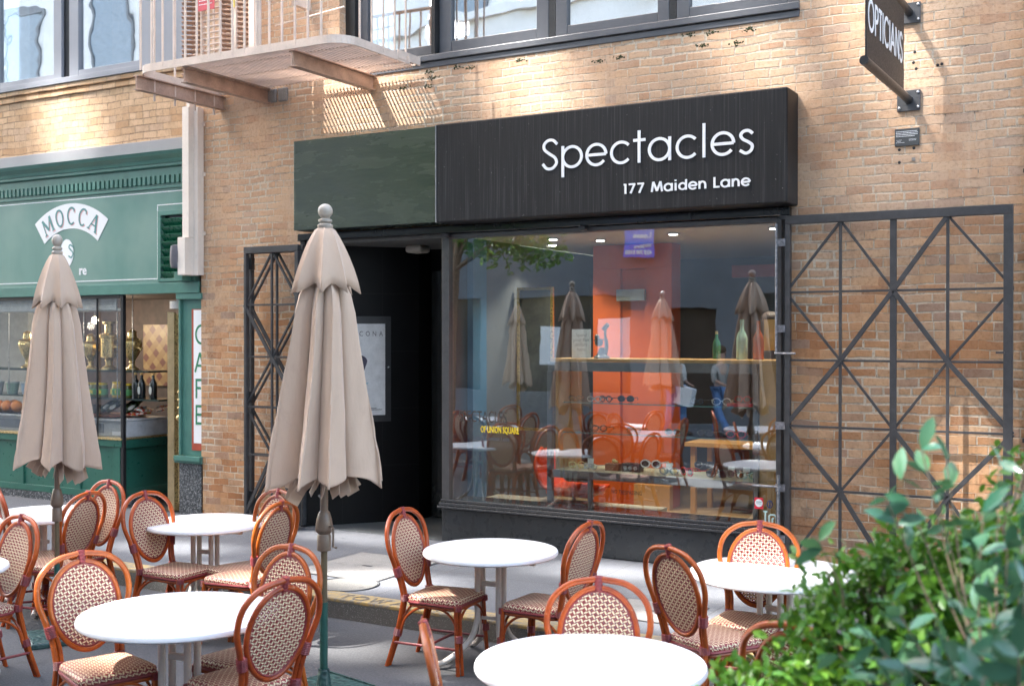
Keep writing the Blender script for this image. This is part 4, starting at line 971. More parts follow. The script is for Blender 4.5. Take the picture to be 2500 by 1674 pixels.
for i, (x, y, a, l) in enumerate([(-11.35, .35, 20, 'lying dark bottle with white label at the left of the reddish tray'), (-11.20, .30, 35, 'lying bottle with raised red neck left on the reddish tray'), (-11.02, .36, 60, 'lying bottle with raised red neck in the middle of the tray'), (-10.90, .30, 50, 'lying dark green bottle at the right of the tray')]):
    t = bottle(x, y, 1.05, .9, l, 'bottles lying on the serving tray', LWH, plain('green_bottle', (.02, .04, .01), .1, coat=.5), REDCAP)
    t.rotation_euler = (R(0), R(58), R(a)); t.location.z = 1.09
t = thing('terracotta_pot', (-10.42, 1.1, 1.0), 'big shiny brown terracotta jug at the back of the cafe counter', 'pot')
MB().lathe([(.10, 0), (.17, .08), (.20, .18), (.17, .28), (.13, .33), (.16, .38), (.14, .38), (.1, .33)], 28, (-10.55, 1.0, 1.0)).build('body', TERR, t, smooth=True)
MB().tube(catmull([(-10.72, .95, 1.33), (-10.80, .93, 1.30), (-10.80, .93, 1.22), (-10.74, .95, 1.16)], 4), .016, 8).build('handle', TERR, t, smooth=True)
tag(MB().box(-10.52, -10.25, .95, .96, .83, 1.15).build('menu_card', plain('grey_card', (.42, .42, .42), .6)), 'grey printed card standing at the right end of the counter', 'menu card')
t = MB().lathe([(.06, 0), (.11, .04), (.14, .13), (.13, .13), (.09, .04), (.001, .03)], 20, (-11.62, .4, 1.011)); tag(t.build('bowl', plain('stone_bowl', (.30, .28, .22), .6, var=.2), smooth=True), 'grey stone bowl on the counter beside the left umbrella', 'bowl')
pk = MB(); rnd = random.Random(4)
for i in range(9): pk.obox((-10.78 + rnd.uniform(-.1, .12), .55 + rnd.uniform(-.2, .2), 1.04 + .012 * i), (.12, .09, .02), Matrix.Rotation(rnd.uniform(0, 3), 3, 'Z') @ Matrix.Rotation(rnd.uniform(-.4, .4), 3, 'X'))
def redw():
    t = NT('red_white_wrap'); n = t.noise(t.obj(), 16, 2); t.bsdf(t.ramp(n, [(.45, (.7, .7, .66)), (.5, (.65, .05, .03)), (.6, (.6, .45, .1))], 'CONSTANT'), .4); return t.m
tag(pk.build('snack_packets', redw()), 'heap of red and white snack packets on the counter', 'packets')['kind'] = 'stuff'
for i, (x, c) in enumerate([(-13.25, (.6, .6, .62)), (-12.95, (.35, .5, .38)), (-12.66, (.4, .5, .6))]):
    t = thing('paper_cup', (x, .3, 1.252), ['grey paper tub at the far left of the lower shelf', 'red and green paper tub on the lower shelf left of the umbrella', 'pale blue paper tub on the shelf touching the umbrella outline'][i], 'tub', 'paper tubs on the cafe shelf')
    MB().lathe([(.06, 0), (.085, .14)], 18, (x, .3, 1.252)).build('cup', plain('tub%d' % i, c, .5), t); MB().lathe([(.09, .14), (.09, .155), (.001, .155)], 18, (x, .3, 1.252)).build('lid', LWH, t)

# ================================================================== GOODS IN THE OPTICIANS
case = thing('display_case', (-4, .5, .3), 'wooden spectacle display case with glass shelves behind the shop window', 'display case')
MB().box(-5.10, -2.92, .22, .78, 1.752, 1.782).build('top_board', WOOD, case, bevel=.003)
m = MB(); m.box(-5.12, -3.10, .205, .235, 1.665, 1.75).box(-5.125, -5.075, .20, .25, .43, 1.664).box(-3.13, -3.085, .20, .25, .36, 1.664).box(-5.12, -3.10, .20, .25, .67, .74).box(-4.70, -4.665, .20, .25, .40, .669)
m.build('metal_frame', plain('case_metal', (.14, .135, .14), .4, .3), case, bevel=.002)
MB().box(-3.08, -2.93, .22, .78, .36, 1.75).build('side_board', WOOD, case)
MB().box(-5.07, -5.05, .27, .78, .72, 1.75).build('left_board', WOOD, case)
MB().box(-5.05, -3.09, .22, .76, .70, .742).build('bottom_shelf', plain('shelf_beige', (.60, .54, .38), .5), case)
GLS = plain('green_glass_edge', (.10, .22, .20), .08, spec=.8)
for z in (1.365, 1.085): 
    MB().box(-5.0, -3.13, .30, .74, z, z + .008).build('glass_shelf', GLC, case)
    MB().box(-5.0, -3.13, .295, .2995, z - .001, z + .009).build('glass_edge', GLS, case)
LENSD = plain('dark_lens', (.015, .015, .018), .06, coat=.6)
def specs(x, y, z, rz, col, label, size=1., grp='spectacles in the display case', dark=True):
    key = 'frame_' + '_'.join('%d' % int(c * 99) for c in col); mt = bpy.data.materials.get(key) or plain(key, col, .25, coat=.4)
    t = thing('spectacles', (0, 0, 0), label, 'spectacles', grp); s = size
    f = MB()
    for sg in (-1, 1): f.tube([(sg * .036 * s + .028 * s * math.cos(R(a)), 0, .026 * s + .022 * s * math.sin(R(a))) for a in range(0, 360, 24)], .0045 * s, 6, True)
    f.tube([(-.009 * s, 0, .03 * s), (.009 * s, 0, .03 * s)], .004 * s, 6); f.build('frame', mt, t)
    for sg in (-1, 1): MB().tube(catmull([(sg * .066 * s, 0, .034 * s), (sg * .07 * s, .06 * s, .034 * s), (sg * .066 * s, .12 * s, .03 * s), (sg * .06 * s, .14 * s, .012 * s)], 3), .0035 * s, 6).build('temple', mt, t)
    m = MB()
    for sg in (-1, 1): m.prism([(sg * .036 * s + .026 * s * math.cos(R(a)), .026 * s + .020 * s * math.sin(R(a))) for a in range(0, 360, 24)], -.001, .001)
    m.build('lenses', LENSD if dark else GLC, t)
    t.location = (x, y, z); t.rotation_euler = (0, 0, R(rz))
K = (.02, .02, .02)
data = [(-4.95, .45, 1.374, 20, (.10, .08, .06), 'thin brown spectacles at the left end of the top glass shelf', 1., 0), (-4.62, .42, 1.374, -20, K, 'black spectacles standing under the phoropter on the top shelf', 1.2, 0), (-4.45, .5, 1.374, 10, K, 'wide black sunglasses on the top shelf beside the silver pair', 1.2, 1), (-4.72, .38, 1.374, 0, (.5, .5, .45), 'silver rimmed spectacles with clear lenses on the top shelf', 1.1, 0),
 (-3.5, .45, 1.374, 15, (.6, .6, .58), 'white framed spectacles on the right half of the top shelf', 1.3, 0), (-3.32, .5, 1.40, -10, (.7, .04, .05), 'bright red spectacles on the red box, top shelf', 1.2, 0), (-3.75, .5, 1.374, -15, (.05, .08, .12), 'dark blue sunglasses in the middle of the top shelf', 1.1, 1),
 (-4.7, .45, 1.094, 0, K, 'black spectacles at the left of the middle glass shelf', 1.2, 0), (-3.95, .42, 1.094, 10, (.03, .15, .10), 'dark green sunglasses on the middle glass shelf', 1.1, 1), (-3.65, .45, 1.094, -8, K, 'black sunglasses near the centre of the middle shelf', 1.2, 1), (-3.35, .40, 1.094, 12, (.75, .06, .10), 'red spectacles at the right end of the middle shelf', 1.3, 1), (-4.35, .45, 1.094, -5, (.25, .12, .04), 'tortoise brown spectacles on the middle glass shelf', 1.1, 0),
 (-4.92, .42, .744, 25, (.75, .68, .3), 'pale gold spectacles at the left of the beige bottom shelf', 1.2, 0), (-4.75, .36, .744, -10, (.6, .6, .6), 'grey spectacles beside the gold pair on the bottom shelf', 1.1, 0), (-4.14, .36, .79, 0, (.8, .8, .78), 'white framed sunglasses raised on a grey stand, bottom shelf', 1.5, 1), (-3.95, .33, .744, 10, (.25, .3, .32), 'clear grey sunglasses lying on the bottom shelf', 1.3, 0), (-3.78, .33, .744, -35, (.8, .03, .05), 'bright red round sunglasses on the bottom shelf', 1.5, 1), (-3.66, .45, .80, 0, (.1, .1, .12), 'large dark sunglasses behind the red round pair', 1.4, 1),
 (-3.50, .33, .744, 12, K, 'black sunglasses on the bottom shelf right of the red pair', 1.4, 1), (-3.36, .40, .744, -12, K, 'black sunglasses among white stands at the right of the bottom shelf', 1.3, 1), (-3.22, .34, .744, 20, (.35, .5, .45), 'pale green spectacles at the right end of the bottom shelf', 1.3, 0)]
for x, y, z, rz, col, l, s, dk in data: specs(x, y, z, rz, col, l, s, dark=bool(dk))
ST = plain('white_stand', (.72, .72, .70), .4)
for i, x in enumerate((-4.82, -4.02, -3.43, -3.29, -3.18)):
    t = thing('display_stand', (x, .45, .742), ['small pale stand beside the gold spectacles', 'light grey block stand under the white sunglasses', 'white stand right of the black sunglasses', 'white stand near the right end of the bottom shelf', 'white stand touching the right board of the case'][i], 'stand', 'white stands on the bottom shelf')
    MB().box(x - .035, x + .035, .47, .53, .743, .755).build('foot', ST, t); MB().obox((x, .51, .79), (.06, .012, .08), Matrix.Rotation(R(-12), 3, 'X')).build('plate', ST, t, bevel=.002)
t = thing('trinket_box', (-4.53, .42, .742), 'small brown wooden box with brass trinkets on the bottom shelf', 'box'); MB().box(-4.60, -4.46, .36, .46, .743, .81).build('body', TERR, t, bevel=.004); MB().sphere((-4.53, .41, .83), .022, 10, 8).sphere((-4.50, .40, .825), .016, 10, 8).build('trinket', BRASS, t, smooth=True)
t = thing('camera_box', (-4.34, .42, .742), 'black boxy vintage camera with round dials on the bottom shelf', 'camera'); MB().box(-4.43, -4.25, .36, .46, .743, .82).build('body', BLKM, t, bevel=.006)
m = MB()
for i in range(3): MB().tube([(-4.39 + i * .05, .36, .78), (-4.39 + i * .05, .345, .78)], .018, 12).build('dial', STEEL, t)
t = MB().box(-3.42, -3.18, .36, .48, 1.374, 1.40); tag(t.build('red_box', plain('red_box', (.6, .03, .05), .4), bevel=.003), 'flat red box on the right end of the top glass shelf', 'box')
cd_ = thing('counter_card', (-4.86, .42, 1.783), 'white card reading Spend your flex dollars here on the case top', 'card')
MB().box(-4.965, -4.765, .40, .404, 1.784, 2.055).build('card', plain('card_white', (.80, .83, .84), .6), cd_)
PR = plain('grey_print', (.38, .40, .42), .6)
for i, s_ in enumerate(('Spend', 'your flex', 'dollars', 'here')): ftext('lettering', s_, .047, PR, cd_, lambda a, d, b, i=i: (-4.865 + a, .3992 - d * .3, 1.985 - i * .045 + b), align='CENTER')
ph = thing('eye_instrument', (-4.68, .48, 1.783), 'black antique optical instrument standing beside the white card', 'instrument')
MB().lathe([(.075, 0), (.075, .012), (.05, .03), (.03, .07), (.02, .1)], 20, (-4.68, .46, 1.783)).build('base', BLKM, ph, smooth=True)
MB().tube(catmull([(-4.65, .46, 1.80), (-4.63, .46, 1.9), (-4.645, .46, 2.0), (-4.64, .46, 2.06)], 5), [.02] * 8 + [.013] * 8, 8).build('arm', BLKM, ph, smooth=True)
MB().tube([(-4.66, .45, 2.05), (-4.61, .45, 2.10)], .022, 12).build('eyepiece', BLKM, ph, smooth=True)
MB().sphere((-4.71, .46, 1.93), .04, 12, 8).tube([(-4.76, .46, 1.95), (-4.62, .46, 1.96)], .008, 6).sphere((-4.73, .46, 1.98), .025, 10, 6).build('dials', BLKM, ph, smooth=True)
GB = plain('pale_green_glass', (.30, .50, .42), .08, coat=.5); OB = plain('amber_glass', (.45, .08, .02), .08, coat=.5)
bottle(-3.33, .5, 1.783, 1.12, 'tall pale green glass bottle on the display case top', 'old glass bottles on the case top', None, GB, GB)
bottle(-3.18, .5, 1.783, 1.08, 'amber red glass bottle beside the pale green one', 'old glass bottles on the case top', None, OB, OB)
bottle(-3.60, .6, 1.783, .8, 'small dark green bottle left of the tall pale bottle', 'old glass bottles on the case top', None, plain('bottle_green', (.03, .15, .07), .08), None)
t = thing('dress_form', (-3.1, .95, 1.1), 'dark bust with brown paper sheet and cap behind the bottles', 'bust')
MB().lathe([(.12, 0), (.2, .1), (.21, .5), (.17, .68), (.07, .74), (.06, .82), (.001, .84)], 20, (-3.02, .95, 1.2)).build('torso', BLK2, t, smooth=True)
MB().sphere((-3.2, .9, 2.16), .07, 14, 10, (1.1, 1, .8)).build('head', plain('dark_cap', (.05, .03, .025), .6), t, smooth=True)
MB().box(-3.2, -3.03, .72, .724, 1.86, 2.14).build('paper_sheet', plain('kraft_paper', (.42, .28, .08), .7), t)
rc = thing('orange_chair', (-5.1, .72, .36), 'modern orange moulded chair with low back inside the window', 'chair')
pts = [(-.24, .02), (-.30, .10), (-.32, .2), (-.29, .36), (-.22, .52), (-.12, .5), (.0, .4)]
m = MB(); 
prof = catmull([(-.30, 0, .52), (-.31, 0, .36), (-.26, 0, .2), (-.17, 0, .12), (.05, 0, .10), (.30, 0, .13)], 5)
vs = []; nn = 9
for p in prof:
    for j in range(nn):
        t_ = (j / (nn - 1) - .5) * 2; wd = .23 * (1 if p.z < .3 else math.sqrt(max(.02, 1 - ((p.z - .3) / .24) ** 2)))
        vs.append((p.x + .02 * t_ * t_, t_ * wd, p.z + .03 * t_ * t_))
L = len(prof); fs = [(i * nn + j, i * nn + j + 1, (i + 1) * nn + j + 1, (i + 1) * nn + j) for i in range(L - 1) for j in range(nn - 1)]
m.add([(a - 5.12, b + .68, c + .36) for a, b, c in vs], fs); sh_ = m.build('shell', REDC, rc, smooth=True); so_ = sh_.modifiers.new('s', 'SOLIDIFY'); so_.thickness = .03
MB().obox((-5.05, .66, .50), (.48, .42, .10)).build('cushion', REDC, rc, bevel=.04)
m = MB().lathe([(.16, 0), (.16, .012), (.02, .03), (.02, .12)], 20, (-5.08, .68, .361)); m.build('pedestal', STEEL, rc)
pf = thing('framed_picture', (-5.8, 1.25, 1.8), 'tall dark picture in a thin gold frame at the back left of the opticians', 'picture')
def picf(t, x0, x1, y, z0, z1, w_):
    m = MB(); m.box(x0, x0 + w_, y - .03, y, z0, z1).box(x1 - w_, x1, y - .03, y, z0, z1).box(x0 + w_, x1 - w_, y - .03, y, z0, z0 + w_).box(x0 + w_, x1 - w_, y - .03, y, z1 - w_, z1); m.build('frame', GOLD, t)
    MB().box(x0 + w_ - .01, x1 - w_ + .01, y - .012, y - .004, z0 + .02, z1 - .02).build('picture', PIC, t)
picf(pf, -6.03, -5.6, 1.25, 1.0, 2.5, .03)
t = thing('desk', (-3.8, 1.9, 0), 'wooden desk with legs in the dim right half of the opticians', 'desk')
MB().box(-4.3, -2.9, 1.6, 2.2, .88, .92).build('top', WOOD, t)
for x in (-4.25, -2.98):
    for y in (1.64, 2.12): MB().box(x, x + .05, y, y + .05, .2, .88).build('leg', WOOD, t)
# stickers and lettering on the glass
st = thing('glass_sticker', (-2.95, .02, .6), 'square red and white round-marked sticker low on the window glass', 'sticker')
MB().box(-3.06, -2.985, .0265, .0285, .545, .640).build('backing', plain('sticker_red', (.7, .03, .06), .4), st)
MB().prism([(-3.0225 + .033 * math.cos(R(a)), .595 + .033 * math.sin(R(a))) for a in range(0, 360, 15)], .0245, .026).build('disc', WHT, st)
m = MB(); m.box(-3.047, -2.998, .0232, .0242, .602, .608).box(-3.044, -3.0, .0232, .0242, .588, .592); m.build('print', plain('teal_print', (.1, .3, .35), .5), st)
lg = thing('window_logo', (-2.9, .02, .45), 'pale outlined letters low at the right end of the shop window', 'lettering')
m = MB()
def fl(a, d, b): return (-2.985 + a, .0285 - d, .42 + b)
for k, s_ in enumerate([[(.0, .108), (.035, .108)], [(.018, .108), (.018, .0)], [(.018, .006), (.115, .006)], [(.05, .006), (.05, .075), (.062, .084), (.095, .084), (.112, .07), (.112, .0)], [(.078, .055), (.09, .055)], [(.078, .055), (.078, .02)]]): ribbon(m, s_, .014, 0, .001 + .0003 * k, fl)
m.build('lettering', plain('pale_cyan', (.55, .75, .75), .4), lg)
m = MB(); m.tube([(-2.93 + .022 * math.cos(R(a)), .027, .59 + .03 * math.sin(R(a))) for a in range(0, 360, 20)], .004, 5, True); ribbon(m, [(0, .02), (0, .07)], .008, 0, .001, lambda a, d, b: (-2.93 + a, .0285 - d, .545 + b)); tag(m.build('blue_sticker', plain('dull_blue', (.03, .06, .22), .5)), 'dark blue outlined round emblem beside the red sticker', 'sticker')
wl = thing('window_lettering', (-5.8, .02, 1.1), 'thin dark letters SPECTACLES above yellow OF UNION SQUARE on the glass', 'lettering')
ftext('lettering', 'SPECTACLES', .155, plain('faint_letter', (.07, .06, .055), .4), wl, lambda a, d, b: (-6.0 + a, .0285 - d * .3, 1.17 + b), sx=.62)
ftext('yellow_lettering', 'OF UNION SQUARE', .085, plain('yellow_letter', (.85, .62, .03), .4), wl, lambda a, d, b: (-5.75 + a, .0285 - d * .3, 1.075 + b), bold=.002, sx=.55)
ftext('small_lettering', 'Eyes & Contact Lens', .06, plain('dim_letter', (.12, .13, .15), .4), wl, lambda a, d, b: (-5.84 + a, .0285 - d * .3, 1.0 + b), sx=.8)
nt_ = thing('notice_lettering', (-4.3, .02, .6), 'small dark words NO TRESPASSING on the window glass', 'lettering')
ftext('lettering', 'NO TRESPASSING', .05, BLK2, nt_, lambda a, d, b: (-4.38 + a, .0285 - d * .3, .585 + b), sx=.75)
# poster in the recess on the slanted tiled wall
po = thing('poster', (-7.5, .5, 1.6), 'tall white framed poster headed with spaced capitals in the dark doorway', 'poster')
dv = Vector((.77, .93, 0)).normalized(); nv = Vector((dv.y, -dv.x, 0)); O_ = Vector((-7.87, .02, 0))
def onp(a, d, b): return tuple(O_ + dv * a + nv * (d + .002) + Vector((0, 0, b)))
m = MB(); m.prism([(.12, 1.08), (.90, 1.08), (.90, 2.20), (.12, 2.20)], .0, .012, onp); m.build('frame', BLK2, po)
m = MB(); m.prism([(.17, 1.15), (.835, 1.15), (.835, 2.12), (.17, 2.12)], .013, .016, onp); m.build('sheet', plain('poster_white', (.62, .62, .62), .4), po)
for i_, ch_ in enumerate('ICONA'): ftext('lettering', ch_, .075, plain('poster_print', (.08, .07, .08), .5), po, lambda a, d, b, i_=i_: onp(.79 - .072 * (4 - i_) + a, .0168 + abs(d) * .2, 1.99 + b), align='CENTER', sx=.8)
m = MB(); rnd = random.Random(9)
m.prism([(.58 + .055 * math.cos(R(a)) * (1 + .2 * math.sin(3 * R(a))), 1.70 + .085 * math.sin(R(a))) for a in range(0, 360, 20)], .0165, .018, onp); m.build('picture_dark', plain('plum', (.05, .04, .07), .4), po)
m = MB(); m.prism([(.53, 1.62), (.56, 1.60), (.57, 1.50), (.545, 1.46), (.52, 1.52)], .0165, .018, onp); m.prism([(.50, 1.75), (.53, 1.76), (.53, 1.66), (.50, 1.68)], .0165, .018, onp); m.build('picture_green', plain('olive', (.35, .38, .05), .4), po)
m = MB(); m.prism([(.55, 1.485), (.66, 1.50), (.62, 1.465), (.56, 1.455)], .0162, .0163, onp); m.build('picture_blue', plain('teal_shade', (.25, .45, .5), .4), po)
m = MB()
for a0, a1, zz in ((.52, .62, 1.32), (.60, .74, 1.22), (.62, .80, 1.205)): m.prism([(a0, zz), (a1, zz), (a1, zz + .006), (a0, zz + .006)], .0165, .017, onp)
m.build('small_print', BLK2, po)
m = MB(); m.sphere(onp(.87, .02, 1.66), .010, 8, 6); m.build('knob', STEEL, po, smooth=True)

# ================================================================== CAFE TABLES, CHAIRS, UMBRELLAS
G0 = -.15
def make_table(rad, label, group):
    t = thing('cafe_table', (0, 0, 0), label, 'table', group)
    n = 56; top = MB(); prof = [(.001, .705), (rad - .03, .705), (rad - .008, .708), (rad, .716), (rad, .728), (rad - .006, .738), (rad - .02, .741), (.001, .742)]
    top.lathe(prof, n); top.build('tabletop', TTOP, t, smooth=True)
    m = MB().tube([(-.30, -.05, .685), (.30, -.05, .685)], .016, 10).tube([(-.30, .05, .685), (.30, .05, .685)], .016, 10).box(-.06, .06, -.09, .09, .665, .704).box(-.26, .26, -.10, .10, .695, .7045)
    m.build('crossbar', TLEG, t, smooth=True)
    for sg in (-1, 1): MB().tube([(sg * .30, -.05, .685), (sg * .33, -.05, .685)], .021, 10).build('end_cap', TLEG, t)
    for sx_ in (-1, 1):
        for sy in (-1, 1):
            P = catmull([(sx_ * .075, sy * .045, .67), (sx_ * .075, sy * .045, .40), (sx_ * .078, sy * .05, .27), (sx_ * .11, sy * .10, .15), (sx_ * .20, sy * .22, .055), (sx_ * .28, sy * .31, .02)], 6)
            MB().tube(P, .019, 10).build('leg', TLEG, t, smooth=True)
    MB().box(-.06, .06, -.015, .015, .50, .53).build('brace', TLEG, t, bevel=.003); MB().box(-.06, .06, -.012, .012, .28, .30).build('brace', TLEG, t)
    return t
T1 = make_table(.50, '', 'larger round white cafe tables'); T2 = make_table(.445, '', 'smaller round white cafe tables')
TAB = [(T1, -4.38, -5.15, 12, 'large white round table at the lower left, between two woven chairs'), (T1, -2.18, -4.92, 40, 'large white round table nearest the camera at the bottom centre'),
       (T1, -2.07, -2.64, -20, 'large white round table behind the green bush at the right'), (T2, -3.90, -2.88, 8, 'white round table in the centre with curved cream legs in view'),
       (T2, -6.35, -2.98, 15, 'white round table right of the left umbrella, before the brick wall'), (T2, -7.79, -3.29, 0, 'white round table at the left behind the left umbrella pole'),
       (T2, -6.54, -5.08, 30, 'white round table cut by the left edge of the view'), 
       (T1, -7.6, -7.2, 10, 'white round table seen only reflected, beneath the reflected closed umbrella'), (T1, -10.2, -7.4, 70, 'white round table seen only reflected, leftmost in the window glass'), (T1, -8.9, -5.7, 10, 'white round table seen only reflected, nearest row at the left of the glass'), (T1, -6.6, -6.0, 60, 'white round table seen only reflected, nearest row in the middle of the glass'), (T1, -5.5, -7.6, 35, 'white round table seen only reflected, right in the window glass')]
used = set()
for src, x, y, rz, l in TAB:
    t = src if src.name not in used else dup(src); used.add(src.name)
    t.location = (x, y, G0); t.rotation_euler = (0, 0, R(rz)); retag(t, l)

def make_chair():
    t = thing('bistro_chair', (0, 0, 0), '', 'chair', 'rattan bistro chairs around the cafe tables')
    def mir(pts, s): return [(s * a, b, c) for a, b, c in pts]
    side = [(.172, -.212, .45), (.182, -.238, .56), (.212, -.262, .67), (.243, -.285, .78), (.222, -.308, .89), (.135, -.328, .965), (0, -.336, .99)]
    P = catmull(side, 5); hoop = P + [Vector((-p.x, p.y, p.z)) for p in P[::-1][1:]]
    MB().tube(hoop, .0155, 10).build('back_hoop', RATT, t, smooth=True)
    for s in (-1, 1):
        MB().tube(catmull(mir([(.200, -.325, 0), (.180, -.262, .22), (.172, -.212, .45)], s), 5), [.0145] * 11, 8).tube(catmull(mir([(.176, -.318, .0), (.154, -.255, .22), (.146, -.208, .45)], s), 5), .0115, 8).build('leg', RATT, t, smooth=True)
        MB().tube(mir([(.205, .205, 0), (.195, .19, .22), (.19, .18, .435)], s), .0145, 8).tube(mir([(.180, .222, .0), (.172, .205, .22), (.166, .195, .435)], s), .011, 8).build('leg', RATT, t, smooth=True)
        MB().tube(catmull(mir([(.146, -.208, .45), (.152, -.23, .54), (.172, -.248, .62)], s), 5), .0125, 8).build('back_post', RATT, t, smooth=True)
    def egg(k, off=0):
        pts = []
        for i in range(40):
            a = 2 * math.pi * i / 40; zc = .735; h = .215 if math.sin(a) > 0 else .235
            wd = .182 * (1 - .10 * max(0, -math.sin(a)) ** 1.5)
            z = zc + h * k * math.sin(a) ; x = wd * k * math.cos(a) * (1 + .0 * math.sin(a))
            pts.append(Vector((x, -.212 - (z - .45) * .222 + off, z)))
        return pts
    MB().tube(egg(1), .0135, 9, True).build('inner_hoop', RATT, t, smooth=True)
    MB().tube(egg(.925), .0065, 6, True).build('inner_binding', BURG, t, smooth=True)
    m = MB(); e = egg(.93); uv = []; rings = 6; vs = [Vector((0, 0, 0))]
    c = sum(e, Vector()) / len(e); vs = [c]; 
    for r in range(1, rings + 1):
        for p in e: vs.append(c + (p - c) * (r / rings))
    n = len(e); fs = [(0, 1 + (k + 1) % n, 1 + k) for k in range(n)]
    for r in range(rings - 1):
        for k in range(n): a = 1 + r * n; b = a + n; fs.append((a + k, a + (k + 1) % n, b + (k + 1) % n, b + k))
    vs = [Vector((p.x, p.y - .012 * (1 - min(1, ((p.x / .17) ** 2 + ((p.z - .735) / .21) ** 2))), p.z)) for p in vs]
    L = len(vs); vb = [v + Vector((0, .004, .001)) for v in vs]
    m.add(vs + vb, fs + [tuple(i + L for i in reversed(f)) for f in fs]); m.uv = [(p.x + 5, p.z + 5) for p in vs + vb]
    m.build('back_panel', WEAVE, t)
    # seat: rounded trapezoid slab with weave wrapped over
    out = []
    corners = [(.205, .195), (-.205, .195), (-.175, -.20), (.175, -.20)]; rr = .06
    for i in range(4):
        p = Vector(corners[i]); a = Vector(corners[i - 1]); b = Vector(corners[(i + 1) % 4]); d1 = (a - p).normalized(); d2 = (b - p).normalized()
        for k in range(6):
            q = k / 5; s0 = p + d1 * rr * (1 - q) ** 2 + d2 * rr * q ** 2; out.append(s0)
    rings_ = [(0., .479), (.45, .478), (.8, .474), (.95, .468), (1., .458), (1.01, .442), (.985, .43)]
    vs = []; uv = []; fs = []; n = len(out); peri = [0]
    for i in range(n): peri.append(peri[-1] + (out[(i + 1) % n] - out[i]).length)
    for j, (k, z) in enumerate(rings_):
        for i, p in enumerate(out):
            vs.append((p.x * max(k, .001), p.y * max(k, .001), z)); kk_ = k + (0 if j < 5 else .08 * (j - 4)); uv.append((p.x * kk_ + 5, p.y * kk_ + 5))
    for j in range(len(rings_) - 1):
        for i in range(n): fs.append((j * n + i, j * n + (i + 1) % n, (j + 1) * n + (i + 1) % n, (j + 1) * n + i))
    fs.append(tuple((len(rings_) - 1) * n + i for i in range(n)))
    m = MB(); m.add(vs, fs); m.uv = uv; m.build('seat', WEAVES, t, smooth=True)
    MB().tube([(p.x * .99, p.y * .99, .427) for p in out], .010, 8, True).build('seat_binding', BURG, t, smooth=True)
    m = MB(); m.tube([(p.x * .93, p.y * .93, .408) for p in out], .012, 8, True); m.build('seat_frame', RATT, t, smooth=True)
    for s in (-1, 1):
        MB().tube(catmull(mir([(.188, .185, .22), (.178, .165, .32), (.168, .09, .388), (.165, -.01, .402), (.165, -.11, .388), (.172, -.20, .32), (.178, -.235, .22)], s), 5), .0085, 7).build('arch_brace', RATT, t, smooth=True)
        MB().tube(mir([(.19, .195, .16), (.19, -.275, .16)], s), .009, 7).build('stretcher', BURG, t, smooth=True)
    for y1, y2 in ((.20, .188), (-.245, -.20)):
        MB().tube(catmull([(.18, y1, .22), (.16, (y1 + y2) / 2, .32), (.09, y2, .388), (0, y2, .405), (-.09, y2, .388), (-.16, (y1 + y2) / 2, .32), (-.18, y1, .22)], 5), .0085, 7).build('arch_brace', RATT, t, smooth=True)
    MB().tube([(-.19, -.03, .16), (.19, -.03, .16)], .009, 7).build('stretcher', BURG, t, smooth=True)
    def wrap(p, q, r, n=7):
        m = MB(); p = Vector(p); q = Vector(q); pts = []; rs = []
        for i in range(n * 2 + 1): pts.append(p + (q - p) * i / (n * 2)); rs.append(r * (1.06 if i % 2 else .97))
        m.tube(pts, rs, 10); m.build('binding', BURG, t)
    for s in (-1, 1):
        wrap((s * .183, -.244, .585), (s * .196, -.254, .645), .034 - .008)
        wrap((s * .160, -.211, .425), (s * .160, -.214, .468), .028)
        wrap((s * .172, -.262, .20), (s * .168, -.252, .245), .028)
        wrap((s * .186, .20, .205), (s * .184, .198, .25), .026); wrap((s * .18, .19, .40), (s * .178, .188, .435), .026)
    wrap((0, -.318, .935), (0, -.337, 1.004), .020, 4)
    return t
CH0 = make_chair(); used_ch = [False]
def chair(x, y, ang, label, hidden=False):     # x,y: place of the back's top; ang: facing direction, degrees from +x
    t = CH0 if not used_ch[0] else dup(CH0); used_ch[0] = True
    a = R(ang); f = Vector((math.cos(a), math.sin(a))); t.location = (x + f.x * .33, y + f.y * .33, G0); t.rotation_euler = (0, 0, a - math.pi / 2); retag(t, label)
    k = TR.uniform(.72, 1.22); q = (k, k * TR.uniform(.85, 1.2), k * TR.uniform(.8, 1.2), 1)
    for o in kids(t): o.color = q
TR = random.Random(6)
